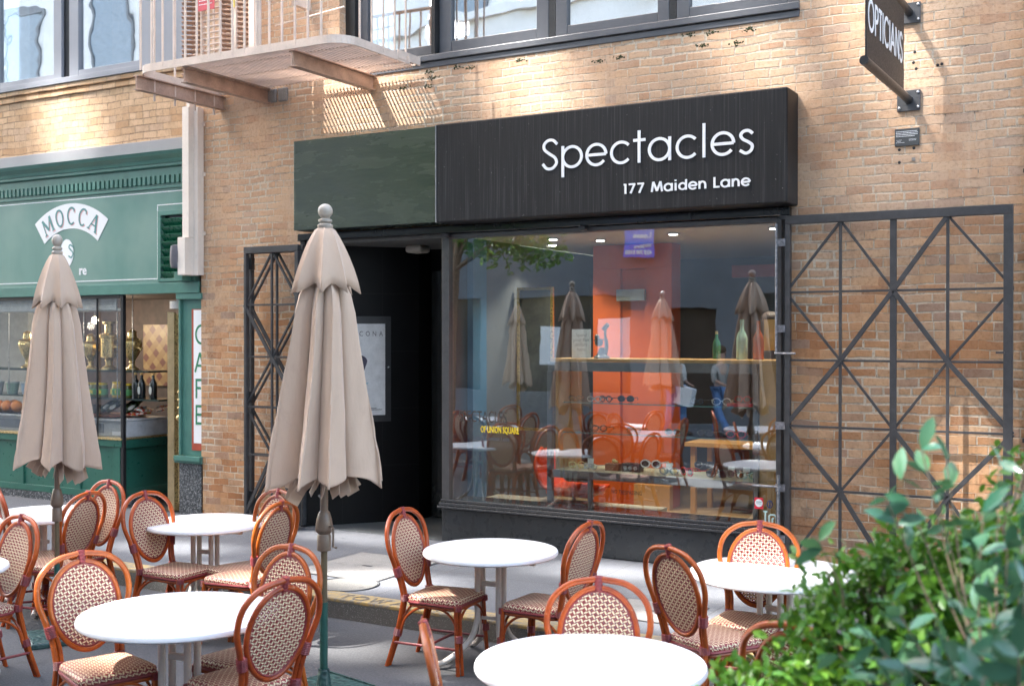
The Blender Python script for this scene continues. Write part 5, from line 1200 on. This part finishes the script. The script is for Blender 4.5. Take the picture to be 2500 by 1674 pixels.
CHAIRS = [
 (-5.04, -5.21, -19, 'woven chair at the lower left, its whole back facing the large front left table'),
 (-3.65, -5.19, 170, 'woven chair seen from behind overlapping the right side of the lower left table'),
 (-4.20, -4.50, -94, 'woven chair between the umbrella pole and the lower left table, behind another chair'),
 (-6.40, -4.54, -98, 'woven chair at the far left edge with its seat cut off'),
 (-6.93, -3.58, 192, 'woven chair seen from behind, just right of the left umbrella pole'),
 (-7.34, -3.02, -98, 'woven chair farthest back at the left, in front of the green shop base'),
 (-6.58, -3.36, 2, 'woven chair at the left of the table before the brick pillar, facing right'),
 (-5.36, -3.26, 185, 'woven chair seen from behind at the right of the table before the brick pillar'),
 (-5.80, -2.78, -103, 'woven chair farthest back beside the main umbrella, before the narrow gate'),
 (-4.46, -3.09, 4, 'woven chair standing alone left of the centre table, all legs in view'),
 (-3.13, -2.98, 178, 'woven chair seen edge on at the right of the centre table'),
 (-2.37, -4.44, -65, 'woven chair behind the bottom centre table, round back facing the camera'),
 (-2.60, -5.57, 35, 'woven chair cut by the bottom edge left of the bottom centre table'),
 (-2.394, -3.506, 62, 'woven chair seen from the side left of the table behind the bush'),
 (-2.22, -2.45, -86, 'woven chair against the dark window base behind the right table'),
 (-1.325, -4.84, 80, 'woven chair mostly hidden by the bush at the lower right'),
 (-7.675, -3.777, 60, 'woven chair at the far left edge behind the left umbrella, a sliver in view'),
 (-8.2, -7.0, -20, 'woven chair seen only reflected, left of the reflected umbrella table'), (-6.9, -7.0, 195, 'woven chair seen only reflected, right of the reflected umbrella table'), (-7.6, -6.4, -90, 'woven chair seen only reflected, back turned to the glass'),
 (-10.9, -7.2, -15, 'woven chair seen only reflected, at the far left of the glass'), (-9.5, -7.1, 200, 'woven chair seen only reflected, between the two reflected tables'),
 (-9.6, -5.6, 0, 'woven chair seen only reflected, left of the nearest reflected table'), (-8.3, -5.6, 185, 'woven chair seen only reflected, right of the nearest reflected table'), (-8.95, -5.0, -90, 'woven chair seen only reflected, back to the glass at the left'), (-7.2, -6.1, 5, 'woven chair seen only reflected, left of the middle reflected table'), (-6.0, -5.9, 175, 'woven chair seen only reflected, right of the middle reflected table'),
 (-6.1, -7.3, -25, 'woven chair seen only reflected, in the middle of the glass'), (-4.9, -7.0, 215, 'woven chair seen only reflected, at the right of the glass')]
for c in CHAIRS: chair(*c)

def make_umbrella(seed):
    rnd = random.Random(seed)
    t = thing('umbrella', (0, 0, 0), '', 'umbrella', 'closed taupe cafe umbrellas')
    # height profile above street (2.97 at finial top)
    prof = [(1.31, .36), (1.37, .35), (1.48, .33), (1.68, .292), (1.88, .26), (2.06, .232), (2.20, .214), (2.32, .20), (2.43, .17), (2.52, .12), (2.57, .08)]
    N = 192; nf = 8; ph = [rnd.uniform(-.3, .3) for _ in range(nf)]; dp = [rnd.uniform(.55, 1.2) for _ in range(nf)]; hm = [rnd.uniform(-.05, .05) for _ in range(nf)]
    def fold(a, z, amt, sharp=1.):
        q = a / (2 * math.pi) * nf; i = int(math.floor(q)) % nf; f = q - math.floor(q); f = min(max(f + ph[i] * math.sin(math.pi * f) , 0), 1)
        # lobes: outward bulge in the middle, deep crease at the joint
        lobe = abs(math.sin(math.pi * f)) ** (.55 * sharp); side = math.sin(2 * math.pi * f) * .22
        return i, f, 1 - amt * dp[i] * (1 - lobe), side
    m = MB(); vs = []; 
    zs = []; 
    for k in range(len(prof) - 1):
        for q in range(4): zs.append((prof[k][0] + (prof[k + 1][0] - prof[k][0]) * q / 4, prof[k][1] + (prof[k + 1][1] - prof[k][1]) * q / 4))
    zs.append(prof[-1])
    for j, (z, r) in enumerate(zs):
        h = (z - 1.31) / 1.3
        for k in range(N):
            a = 2 * math.pi * k / N; i, f, rr, side = fold(a, z, .60 - .10 * h)
            w1 = 1 + .045 * math.sin(3 * a + z * 2.3 + seed) + .022 * math.sin(11 * a + z * 5) + .012 * math.sin(23 * a - z * 9 + 2 * math.sin(z * 6))
            rad = r * rr * w1; an = a + side * .55 * (1 - .4 * h) + .10 * math.sin(z * 1.7 + seed)
            dz = 0
            if j < 4: dz = (1 - j / 4) * (hm[i] * .6 + .03 * (abs(2 * f - 1) ** 1.2) - .035 * math.sin(math.pi * f) + .012 * math.sin(9 * a))
            vs.append((rad * math.cos(an), rad * math.sin(an), z - dz * 0 + dz))
    L = len(zs); fs = [(j * N + k, j * N + (k + 1) % N, (j + 1) * N + (k + 1) % N, (j + 1) * N + k) for j in range(L - 1) for k in range(N)]
    m.add(vs, fs); c = m.build('canopy', FABR, t, smooth=True); md = c.modifiers.new('s', 'SOLIDIFY'); md.thickness = .004
    # inner gathered lining tips hanging under the hem
    m = MB()
    for i in range(nf):
        a = 2 * math.pi * (i + .02) / nf + .2; r0 = .10 + .06 * dp[i]
        for s_ in (-1, 1):
            aa = a + s_ * .22; m.add([(r0 * .5 * math.cos(aa), r0 * .5 * math.sin(aa), 1.38), (r0 * 1.25 * math.cos(aa + .2), r0 * 1.25 * math.sin(aa + .2), 1.34), (r0 * 1.55 * math.cos(aa + .1), r0 * 1.55 * math.sin(aa + .1), 1.24 + hm[i]), (r0 * 1.1 * math.cos(aa), r0 * 1.1 * math.sin(aa), 1.20 + hm[i]), (r0 * .6 * math.cos(aa), r0 * .6 * math.sin(aa), 1.28)], [(0, 1, 2, 3, 4)])
    c2 = m.build('canopy_lining', FABR, t); md = c2.modifiers.new('s', 'SOLIDIFY'); md.thickness = .003
    # vent cap
    vp = [(2.45, .225), (2.52, .205), (2.59, .180), (2.66, .150), (2.725, .120), (2.78, .090), (2.82, .064), (2.84, .035)]
    vs = []; N2 = 160
    for j, (z, r) in enumerate(vp):
        for k in range(N2):
            a = 2 * math.pi * k / N2 + .3; q = a / (2 * math.pi) * nf; f = q - math.floor(q); i = int(math.floor(q)) % nf
            lobe = abs(math.sin(math.pi * f)) ** .7; amt = .42 * (1 - j / len(vp)) + .06
            rad = r * (1 - amt * (dp[i]) * lobe) * (1 + .02 * math.sin(5 * a + z * 9)); dz = 0
            if j < 3: dz = (1 - j / 3) * .055 * (math.sin(math.pi * f) - .3) * (1 + .5 * hm[i] * 10)
            vs.append((rad * math.cos(a), rad * math.sin(a), z + dz))
    L = len(vp); fs = [(j * N2 + k, j * N2 + (k + 1) % N2, (j + 1) * N2 + (k + 1) % N2, (j + 1) * N2 + k) for j in range(L - 1) for k in range(N2)]; fs.append(tuple((L - 1) * N2 + k for k in range(N2)))
    m = MB(); m.add(vs, fs); c3 = m.build('canopy_cap', FABR, t, smooth=True); md = c3.modifiers.new('s', 'SOLIDIFY'); md.thickness = .004
    MB().lathe([(.045, 2.835), (.048, 2.85), (.03, 2.862), (.042, 2.872), (.042, 2.882), (.024, 2.892), (.03, 2.90)], 20).sphere((0, 0, 2.935), .045, 18, 12).build('finial', FIN, t, smooth=True)
    MB().tube([(0, 0, .88), (0, 0, 2.8)], .023, 14).build('pole', POLB, t, smooth=True)
    MB().tube([(0, 0, .56), (0, 0, .90)], .0205, 14).build('mid_pole', plain('olive_brown_pole', (.13, .10, .06), .35), t, smooth=True)
    MB().tube([(0, 0, .06), (0, 0, .565)], .0245, 14).build('lower_pole', POLG, t, smooth=True)
    cr_ = MB().lathe([(.026, .875), (.042, .88), (.042, .97), (.036, .98), (.05, .995), (.055, 1.01), (.046, 1.07), (.034, 1.11), (.026, 1.12)], 20).build('crank_housing', POLB, t, smooth=True)
    MB().tube([(.045, 0, 1.03), (.085, 0, 1.03), (.085, 0, .91), (.115, 0, .91)], .007, 7).build('crank_handle', POLB, cr_, smooth=True)
    MB().box(-.24, .24, -.24, .24, .0, .045).build('base_plate', CAST, t, bevel=.012)
    m = MB().lathe([(.05, .045), (.045, .07), (.032, .16)], 18); m.box(-.22, .22, -.225, -.215, .045, .055).box(-.22, .22, .215, .225, .045, .055); m.build('base_socket', CAST, t)
    return t
U1 = make_umbrella(3); U1.location = (-4.41, -3.97, G0); U1.scale = (.985, .985, .982); U1.rotation_euler = (0, R(.4), R(-12)); retag(U1, 'main closed taupe umbrella in front of the dark doorway, on a brown and green pole')
U2 = make_umbrella(11); U2.location = (-6.83, -3.93, G0); U2.rotation_euler = (R(0), R(-1.), R(150)); U2.scale = (.81, .81, .957); retag(U2, 'closed taupe umbrella at the left in front of the green cafe sign')
U3 = dup(U1); U3.location = (-7.7, -9.2, G0); U3.rotation_euler = (0, 0, R(80)); retag(U3, 'closed umbrella seen only reflected in front of the orange panel')
U4 = dup(U2); U4.location = (-10.7, -9.4, G0); U4.rotation_euler = (0, 0, R(20)); retag(U4, 'closed umbrella seen only reflected, left of the display case')

# ================================================================== ACROSS THE STREET (seen in reflections; its unseen upper wall is added to shape the sun)
OB_ = thing('opposite_building', (-12, -14.2, 0), 'pale stucco building across the lane, seen in the window reflections, with an added holed upper wall that shapes the sun', 'building')
TY = -14.2; TD = TY
holes = []
def sunspot(x, y, z, wx, hz):        # hole in the added upper wall, aimed to throw a sun patch at (x,y,z)
    k = y - TY; holes.append((x - k - wx / 2 - .05, x - k + wx / 2 + .05, z + k * .8 / .42 - hz / 2 - .1, z + k * .8 / .42 + hz / 2 + .1))
for q in [(-11.55, 0, 4.55, .8, .55), (-7.05, 0, 4.3, 1.1, .75), (-5.2, 0, 4.32, .75, .42), (-3.1, 0, 4.42, .35, .35), (-2.0, 0, 4.38, .30, .6), (-1.2, 0, .75, .3, .5),
          (-5.6, -1.75, 0, .9, .8), (-4.1, -.45, 0, 1.0, .7), (-3.1, -.8, 0, .7, .6), (-7.0, -2.1, 0, .8, .6), (-8.2, -1.5, 0, .9, .5), (-2.8, -1.75, 0, .7, .7), (-5.0, -3.1, -.15, .7, .5), (-7.0, -.2, 0, 1.2, .35),
          (-4.75, -5.2, .5, .55, .5), (-2.2, -4.9, .5, .6, .6), (-2.2, -2.7, .5, .6, .6), (-4.7, -3.9, 1.6, .22, .9), (-7.25, -3.8, 1.6, .2, .9), (-.95, -6.75, 1.3, .45, .4), (-.35, -6.5, 1.45, .3, .5), (-7.7, -9.2, 1.6, 1.3, 2.8), (-10.7, -9.4, 1.6, 1.3, 2.8), (-8.2, -7.0, .4, 4.6, 2.2), (-10.4, -9., 3.8, 1.5, 1.2)]: sunspot(*q)
MB().wall(-45, 8, -.15, 40, TY, TY - .06, [h for h in holes if h[2] > 5] + [(-9.6, -8.5, .1, 2.6), (-13.5, -10.5, .7, 2.9), (-7.8, -4.8, .7, 2.9), (-3.6, 0, .7, 2.9), (-17, -14.4, .7, 2.9)]).build('wall', STUC, OB_)  # unseen tall upper part added to block the sun, holed for sun patches
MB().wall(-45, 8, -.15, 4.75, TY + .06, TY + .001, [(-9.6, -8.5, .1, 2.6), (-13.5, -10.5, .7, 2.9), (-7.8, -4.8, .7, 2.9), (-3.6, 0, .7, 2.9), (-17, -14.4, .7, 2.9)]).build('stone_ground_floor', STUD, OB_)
MB().box(-45, 8, TY + .07, TY + .25, 4.65, 4.85).box(-45, 8, TY + .002, TY + .15, 9.6, 9.8).build('cornice', STUC, OB_)
for a, b in ((-13.5, -10.5), (-7.8, -4.8), (-3.6, 0), (-17, -14.4)):
    wn = MB().box(a, b, TY - .2, TY - .15, .7, 2.9).build('window', plain('opp_glass', (.03, .035, .04), .08), OB_)
MB().box(-9.6, -8.5, TY - .2, TY - .15, .1, 2.6).build('door', plain('opp_door', (.05, .03, .02), .4), OB_)
for i, (x, y_) in enumerate([(-12.9, 1.3), (-11.4, 1.5), (-7.2, 1.4), (-2.9, 1.4)]):
    MB().box(x, x + .8, TY - .149, TY - .14, y_, y_ + .9).build('window_poster', WHT, OB_)
for i in range(12):
    x = -40 + i * 4
    for z in (5.3, 8.8 + .9, 13.6): 
        f = MB().wall(x, x + 1.7, z, z + 2.4, TY + .05, TY + .001, [(x + .1, x + 1.6, z + .1, z + 2.3)]).build('upper_window', DGREY, OB_)
        MB().box(x + .1, x + 1.6, TY + .01, TY + .02, z + .1, z + 2.3).build('pane', plain('opp_pane', (.20, .24, .28), .1), f)
m = MB()
for zz in (7.8, 8.4, 8.7): m.box(-26, -4, TY + .75, TY + .78, zz, zz + .03)
x = -26
while x < -4: m.box(x, x + .02, TY + .755, TY + .775, 7.8, 8.7); x += .16
m.build('balcony_rail', FEPD, OB_)
MB().box(-26, -4, TY + .02, TY + .8, 7.7, 7.76).build('balcony_floor', FEPD, OB_)
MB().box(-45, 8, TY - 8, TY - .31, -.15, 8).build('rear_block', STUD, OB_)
nb = thing('neighbour_building', (14, -18, 0), 'lower pale building further along the far side of the lane', 'building')
MB().box(8.1, 34, -22, TY, -.15, 11).build('wall', STUC, nb)
for i in range(5):
    for z in (1, 4.6, 8): MB().box(9.5 + i * 4, 11.5 + i * 4, TY + .001, TY + .02, z, z + 2.2).build('window', plain('opp_pane2', (.20, .24, .28), .1), nb)
ls = thing('lease_sign', (-10.2, -14, 4), 'blue and white For Lease sign with phone number, seen mirrored in the window', 'sign')
MB().box(-10.55, -9.85, TY + .27, TY + .29, 3.72, 4.5).build('board', plain('sign_blue', (.05, .18, .80), .5), ls)
for s_, sz, zz in (('For', .19, 4.31), ('Lease', .19, 4.12), ('Vikki Johnson', .075, 3.91), ('415 788 3100', .11, 3.78)):
    ftext('lettering', s_, sz, WHT, ls, lambda a, d, b, zz=zz: (-9.9 - a, TY + .296 + d, zz + b), bold=.008)

def add_leaf(vs, fs, uvs, p, d, n, L, W, cup=.15, rv=(0, 0)):
    s = d.cross(n).normalized(); o = len(vs)
    for t_, w_ in ((0, .08), (.25, .75), (.55, 1.), (.82, .62), (1, .04)):
        c = p + d * (L * t_) - n * (L * .18 * t_ * t_)
        for k in (-1, 0, 1): vs.append(c + s * (k * W * .5 * w_) + n * (abs(k) * cup * W * w_)); uvs.append(rv)
    for i in range(4):
        a = o + i * 3
        for k in (0, 1): fs.append((a + k, a + k + 1, a + k + 4, a + k + 3))
def rdir(rnd):
    while True:
        v = Vector((rnd.uniform(-1, 1), rnd.uniform(-1, 1), rnd.uniform(-1, 1)))
        if .1 < v.length < 1: return v.normalized()
def foliage(name, mat, parent, blobs, nper, L, seed, up=.4, shell=.35):
    rnd = random.Random(seed); vs = []; fs = []; uv = []
    for (c, r) in blobs:
        c = Vector(c); nn_ = int(nper * (r / .15) ** 2)
        k = 0
        while k < nn_:
            q = rdir(rnd); rr = r * (1 - shell * rnd.random() ** 1.5) * (1 + .18 * math.sin(7 * q.x + 3 * c.x) * math.cos(6 * q.z + c.z * 9))
            p = c + q * rr
            # sprig of a few leaves
            ax = (q + Vector((0, 0, up)) + rdir(rnd) * .55).normalized()
            for j in range(5):
                d = (ax * .6 + rdir(rnd) * .8).normalized(); n = (d.cross(rdir(rnd))).normalized()
                if n.z < 0: n = -n
                sc_ = rnd.uniform(.7, 1.15); add_leaf(vs, fs, uv, p + ax * (L * .45 * j), d, n, L * sc_, L * .52 * sc_, .12, (rnd.random(), rnd.random()))
            k += 5
    m = MB(); m.add(vs, fs); m.uv = uv; return m.build(name, mat, parent, smooth=True)
tree = thing('street_tree', (-12.6, -9.9, -.15), 'leafy green street tree across the lane, seen reflected at the top of the window', 'tree')
MB().tube(catmull([(-12.6, -9.9, -.15), (-12.5, -9.85, 1.6), (-12.3, -9.7, 3.0), (-11.9, -9.4, 4.6), (-11.6, -9.2, 6.2)], 5), [.14] * 6 + [.12] * 5 + [.09] * 5 + [.05] * 5, 10).build('trunk', BARK, tree, smooth=True)
m = MB()
for e in [(-9.9, -9.0, 3.45), (-10.6, -8.6, 4.4), (-13.4, -9.0, 5.0), (-11.2, -10.2, 5.6), (-11.0, -8.2, 5.2), (-12.8, -9.8, 6.3)]:
    m.tube(catmull([(-12.2, -9.6, 3.3), ((-12.2 + e[0]) / 2, (-9.6 + e[1]) / 2, (3.6 + e[2]) / 2 + .2), e], 5), [.05, .045, .042, .04, .035, .03, .026, .022, .018, .012, .006], 7)
m.build('limb', BARK, tree, smooth=True)
foliage('crown', LEAFT, tree, [((-10.3, -9.0, 3.72), .40), ((-10.9, -9.1, 3.85), .46), ((-9.9, -8.9, 3.55), .28), ((-11.5, -9.2, 4.0), .42), ((-10.6, -9.05, 3.6), .3), ((-9.6, -8.85, 3.5), .18), ((-11.2, -9.15, 3.65), .25), ((-10.5, -8.6, 4.7), .7), ((-11.6, -8.9, 5.2), .9), ((-12.6, -9.6, 5.6), .9), ((-11.2, -9.9, 6.1), .9), ((-12.2, -9.2, 6.7), .7), ((-13.3, -9.1, 5.0), .6)], 40, .11, 21, .2, .8)

# two passers-by reflected in the glass
def skin_mesh(name, verts, edges, radii, mat, parent, lv=1):
    me = bpy.data.meshes.new(name); me.from_pydata(verts, edges, []); o = bpy.data.objects.new(name, me); COL.objects.link(o)
    md = o.modifiers.new('skin', 'SKIN'); md.use_smooth_shade = True; ss = o.modifiers.new('sub', 'SUBSURF'); ss.levels = lv; ss.render_levels = lv
    for i, r in enumerate(radii): me.skin_vertices[0].data[i].radius = (r, r) if not isinstance(r, tuple) else r
    me.skin_vertices[0].data[0].use_root = True; me.materials.append(mat); o.parent = parent; return o
SKIN = plain('skin', (.55, .33, .24), .5, var=.05); JEAN = plain('blue_jeans', (.12, .24, .48), .8, var=.15, scale=12, bump=.3)
def person(x, y, ang, st, shirt, hair, label):
    t = thing('person', (0, 0, 0), label, 'person', 'passers-by across the lane')
    J = [(0, 0, .93), (0, 0, 1.12), (0, .01, 1.36), (0, .02, 1.47), (0, .03, 1.56), (0, .035, 1.66), (.09, 0, .90), (.10, .12 * st, .50), (.10, -.02 + .20 * st, .08), (.10, .14 + .2 * st, .03), (-.09, 0, .90), (-.10, -.02 * st, .50), (-.10, -.24 * st, .10), (-.10, -.12 - .2 * st + .1, .03),
         (.19, .0, 1.40), (.25, -.02, 1.14), (.20, .20, 1.02), (-.19, 0, 1.40), (-.25, 0, 1.13), (-.18, .22, 1.04)]
    E_ = [(0, 1), (1, 2), (2, 3), (3, 4), (4, 5), (0, 6), (6, 7), (7, 8), (8, 9), (0, 10), (10, 11), (11, 12), (12, 13), (2, 14), (14, 15), (15, 16), (2, 17), (17, 18), (18, 19)]
    rad = [.12, .11, .125, .055, .075, .085, .085, .06, .042, .035, .085, .06, .042, .035, .05, .04, .028, .05, .04, .028]
    # hands: palm and five fingers at each wrist, curled over the bag handle
    for w_, s in ((16, 1), (19, -1)):
        b = Vector(J[w_]); pi = len(J); J.append(tuple(b + Vector((0, .05, -.01)))); E_.append((w_, pi)); rad.append(.026)
        for k in range(4):
            q = b + Vector((s * (.018 - .012 * k), .08, -.005)); i0 = len(J); J.append(tuple(q)); J.append(tuple(q + Vector((0, .028 - .003 * abs(k - 1), -.012)))); J.append(tuple(q + Vector((0, .018, -.036)))); E_.extend([(pi, i0), (i0, i0 + 1), (i0 + 1, i0 + 2)]); rad.extend([.009, .008, .007])
        i0 = len(J); J.append(tuple(b + Vector((-s * .03, .05, -.005)))); J.append(tuple(b + Vector((-s * .034, .08, -.02)))); E_.extend([(pi, i0), (i0, i0 + 1)]); rad.extend([.010, .008])
    skin_mesh('body', J, E_, rad, SKIN, t)
    skin_mesh('trousers', [J[0], J[6], J[7], J[8], J[10], J[11], J[12]], [(0, 1), (1, 2), (2, 3), (0, 4), (4, 5), (5, 6)], [.135, .105, .082, .068, .105, .082, .068], JEAN, t)
    skin_mesh('shirt', [J[1], (0, 0, .98), J[2], J[14], J[15], (.23, .05, 1.09), J[17], J[18], (-.23, .06, 1.09)], [(0, 1), (0, 2), (2, 3), (3, 4), (4, 5), (2, 6), (6, 7), (7, 8)], [.13, .14, .145, .07, .056, .048, .07, .056, .048], shirt, t)
    MB().sphere((0, .015, 1.69), .105, 16, 10, (.95, 1.05, 1.0)).build('hair', hair, t, smooth=True)
    f = MB(); f.sphere((.032, .118, 1.655), .011, 8, 6).sphere((-.032, .118, 1.655), .011, 8, 6).box(-.022, .022, .112, .118, 1.598, 1.606); f.build('face_features', BLK2, t)
    MB().sphere((0, .128, 1.632), .014, 8, 6, (1, 1, 1.4)).sphere((.088, .03, 1.645), .02, 8, 6, (.5, 1, 1.4)).sphere((-.088, .03, 1.645), .02, 8, 6, (.5, 1, 1.4)).build('nose_and_ears', SKIN, t, smooth=True)
    for s in (1, -1): 
        j = J[9] if s == 1 else J[13]; MB().sphere((j[0], j[1] - .03, .045), .06, 12, 8, (.75, 1.9, .75)).build('shoe', BLK2, t, smooth=True)
    t.location = (x, y, -.004); t.rotation_euler = (0, 0, R(ang)); return t
person(-8.75, -12.4, -62, 1, plain('white_shirt', (.7, .7, .68), .8), plain('dark_hair', (.03, .02, .015), .6), 'person in blue jeans and pale shirt walking with a white paper bag, seen reflected')
person(-7.9, -12.7, -75, -1, plain('grey_jumper', (.35, .34, .32), .8), plain('brown_hair', (.10, .05, .02), .6), 'second person in blue jeans walking behind the bag carrier, seen reflected')
bg_ = thing('paper_bag', (-8.4, -12.2, .6), 'white paper shopping bag with dark handles held by the reflected walker', 'bag')
MB().obox((-8.50, -12.28, .80), (.42, .14, .36), Matrix.Rotation(R(20), 3, 'Z') @ Matrix.Rotation(R(12), 3, 'Y')).build('bag', WHT, bg_, bevel=.005)
MB().tube(catmull([(-8.62, -12.32, .98), (-8.58, -12.3, 1.05), (-8.45, -12.26, 1.05), (-8.42, -12.24, .98)], 4), .006, 6).build('handle', BLK2, bg_, smooth=True)

# ================================================================== HEDGE AND SHRUB, FOREGROUND
def at(px, py, s):
    u = (px - 1250) / 2826; return (s * (-.4973 + u * .8676), -9.4 + s * (.8676 + u * .4973), 1.99 + s * (820 - py) / 2826)
hd = thing('box_hedge', (-.5, -6.55, -.15), 'bright small-leaved green hedge in the lower right corner in front of the tables', 'hedge')
BLB = [(2130, 1600, 3.05, .20), (1990, 1650, 3.0, .13), (1880, 1700, 3.0, .10), (1800, 1720, 3.0, .07), (2060, 1500, 3.1, .12), (2010, 1440, 3.15, .06), (2160, 1440, 3.15, .10), (2260, 1470, 3.1, .14), (2330, 1400, 3.15, .09), (2370, 1540, 3.0, .19), (2440, 1400, 3.05, .13), (2520, 1500, 3.0, .2), (2480, 1290, 3.2, .09), (2530, 1330, 3.1, .1), (2190, 1400, 3.1, .09), (2110, 1395, 3.12, .06), (2260, 1370, 3.12, .08), (2250, 1640, 2.95, .2), (2420, 1680, 2.9, .2), (2100, 1750, 2.95, .2), (2560, 1640, 2.9, .2), (2520, 1180, 3.4, .05), (2510, 1120, 3.45, .035)]
BL = [(at(a, b, c), r) for a, b, c, r in BLB]
foliage('foliage', LEAF, hd, BL, 420, .038, 31, .6, .7)
rnd = random.Random(77); m = MB(); cb = Vector(at(2250, 1950, 3.0))
for (c, r) in BL:
    for k in range(5):
        q = Vector(c) + rdir(rnd) * r * .9; b0 = Vector((q.x * .4 + cb.x * .6, q.y * .4 + cb.y * .6, .95)); m.tube(catmull([b0, (b0 + q) / 2 + rdir(rnd) * .03, q], 4), [.006] * 4 + [.004] * 4 + [.002], 5)
m.build('twig', BARK, hd)
pc = at(2300, 1900, 2.9)
MB().box(pc[0] - .75, pc[0] + 1.1, pc[1] - .28, pc[1] + .30, -.15, .88).build('planter_box', GRND, hd, bevel=.02)
MB().box(pc[0] - .70, pc[0] + 1.05, pc[1] - .24, pc[1] + .26, .86, .90).build('soil', plain('soil', (.05, .035, .025), .9, var=.3, scale=30), hd)
cm = thing('leafy_shrub', (0, -7., .9), 'tall shrub with big glossy blue-green leaves on bare stems at the right edge', 'shrub')
rnd = random.Random(12); vs = []; fs = []; uv = []; m = MB()
base = Vector(at(2480, 1900, 2.7))
TIPS = [(2250, 1095, 2.75), (2310, 1120, 2.8), (2440, 1125, 2.75), (2165, 1220, 2.7), (2200, 1170, 2.7), (2290, 1230, 2.75), (2380, 1300, 2.7), (2460, 1340, 2.5), (2500, 1420, 2.3), (2430, 1470, 2.4), (2350, 1500, 2.4), (2130, 1560, 2.55), (2210, 1620, 2.4), (2330, 1620, 2.35), (2440, 1560, 2.2), (2500, 1250, 2.6), (2000, 1320, 2.8), (2290, 1530, 2.4), (2400, 1660, 2.2), (2180, 1470, 2.6), (2490, 1600, 2.1), (2400, 1250, 2.6), (2150, 1660, 2.4), (2050, 1600, 2.5)]
for i, (a, b, c) in enumerate(TIPS):
    p = Vector(at(a, b, c)); bb = Vector(at(2060, 1480, 2.95)) if i == 16 else base + rdir(rnd) * .05; mid = (p * .55 + bb * .45) + Vector((0, 0, -.03)) + rdir(rnd) * .03
    P = catmull([bb, mid, p], 6); m.tube(P, [.0042 - .0026 * k / (len(P) - 1) for k in range(len(P))], 6)
    ax = (P[-1] - P[-3]).normalized(); nL = (rnd.randint(10, 15) if i > 5 else 5) if i != 16 else 4
    for k in range(nL):
        q = P[-1 - min(len(P) - 1, k // 2)] if k > 1 else P[-1]; d = (ax * .45 + rdir(rnd) * .9 + Vector((0, 0, .1))).normalized(); n = d.cross(rdir(rnd)).normalized()
        if n.z < 0: n = -n
        L_ = rnd.uniform(.05, .085); add_leaf(vs, fs, uv, q, d, n, L_, L_ * rnd.uniform(.42, .52), .10, (rnd.random(), rnd.random()))
m.build('branch', BARK, cm, smooth=True)
m = MB(); m.add(vs, fs); m.uv = uv; m.build('foliage', LEAFB, cm, smooth=True)
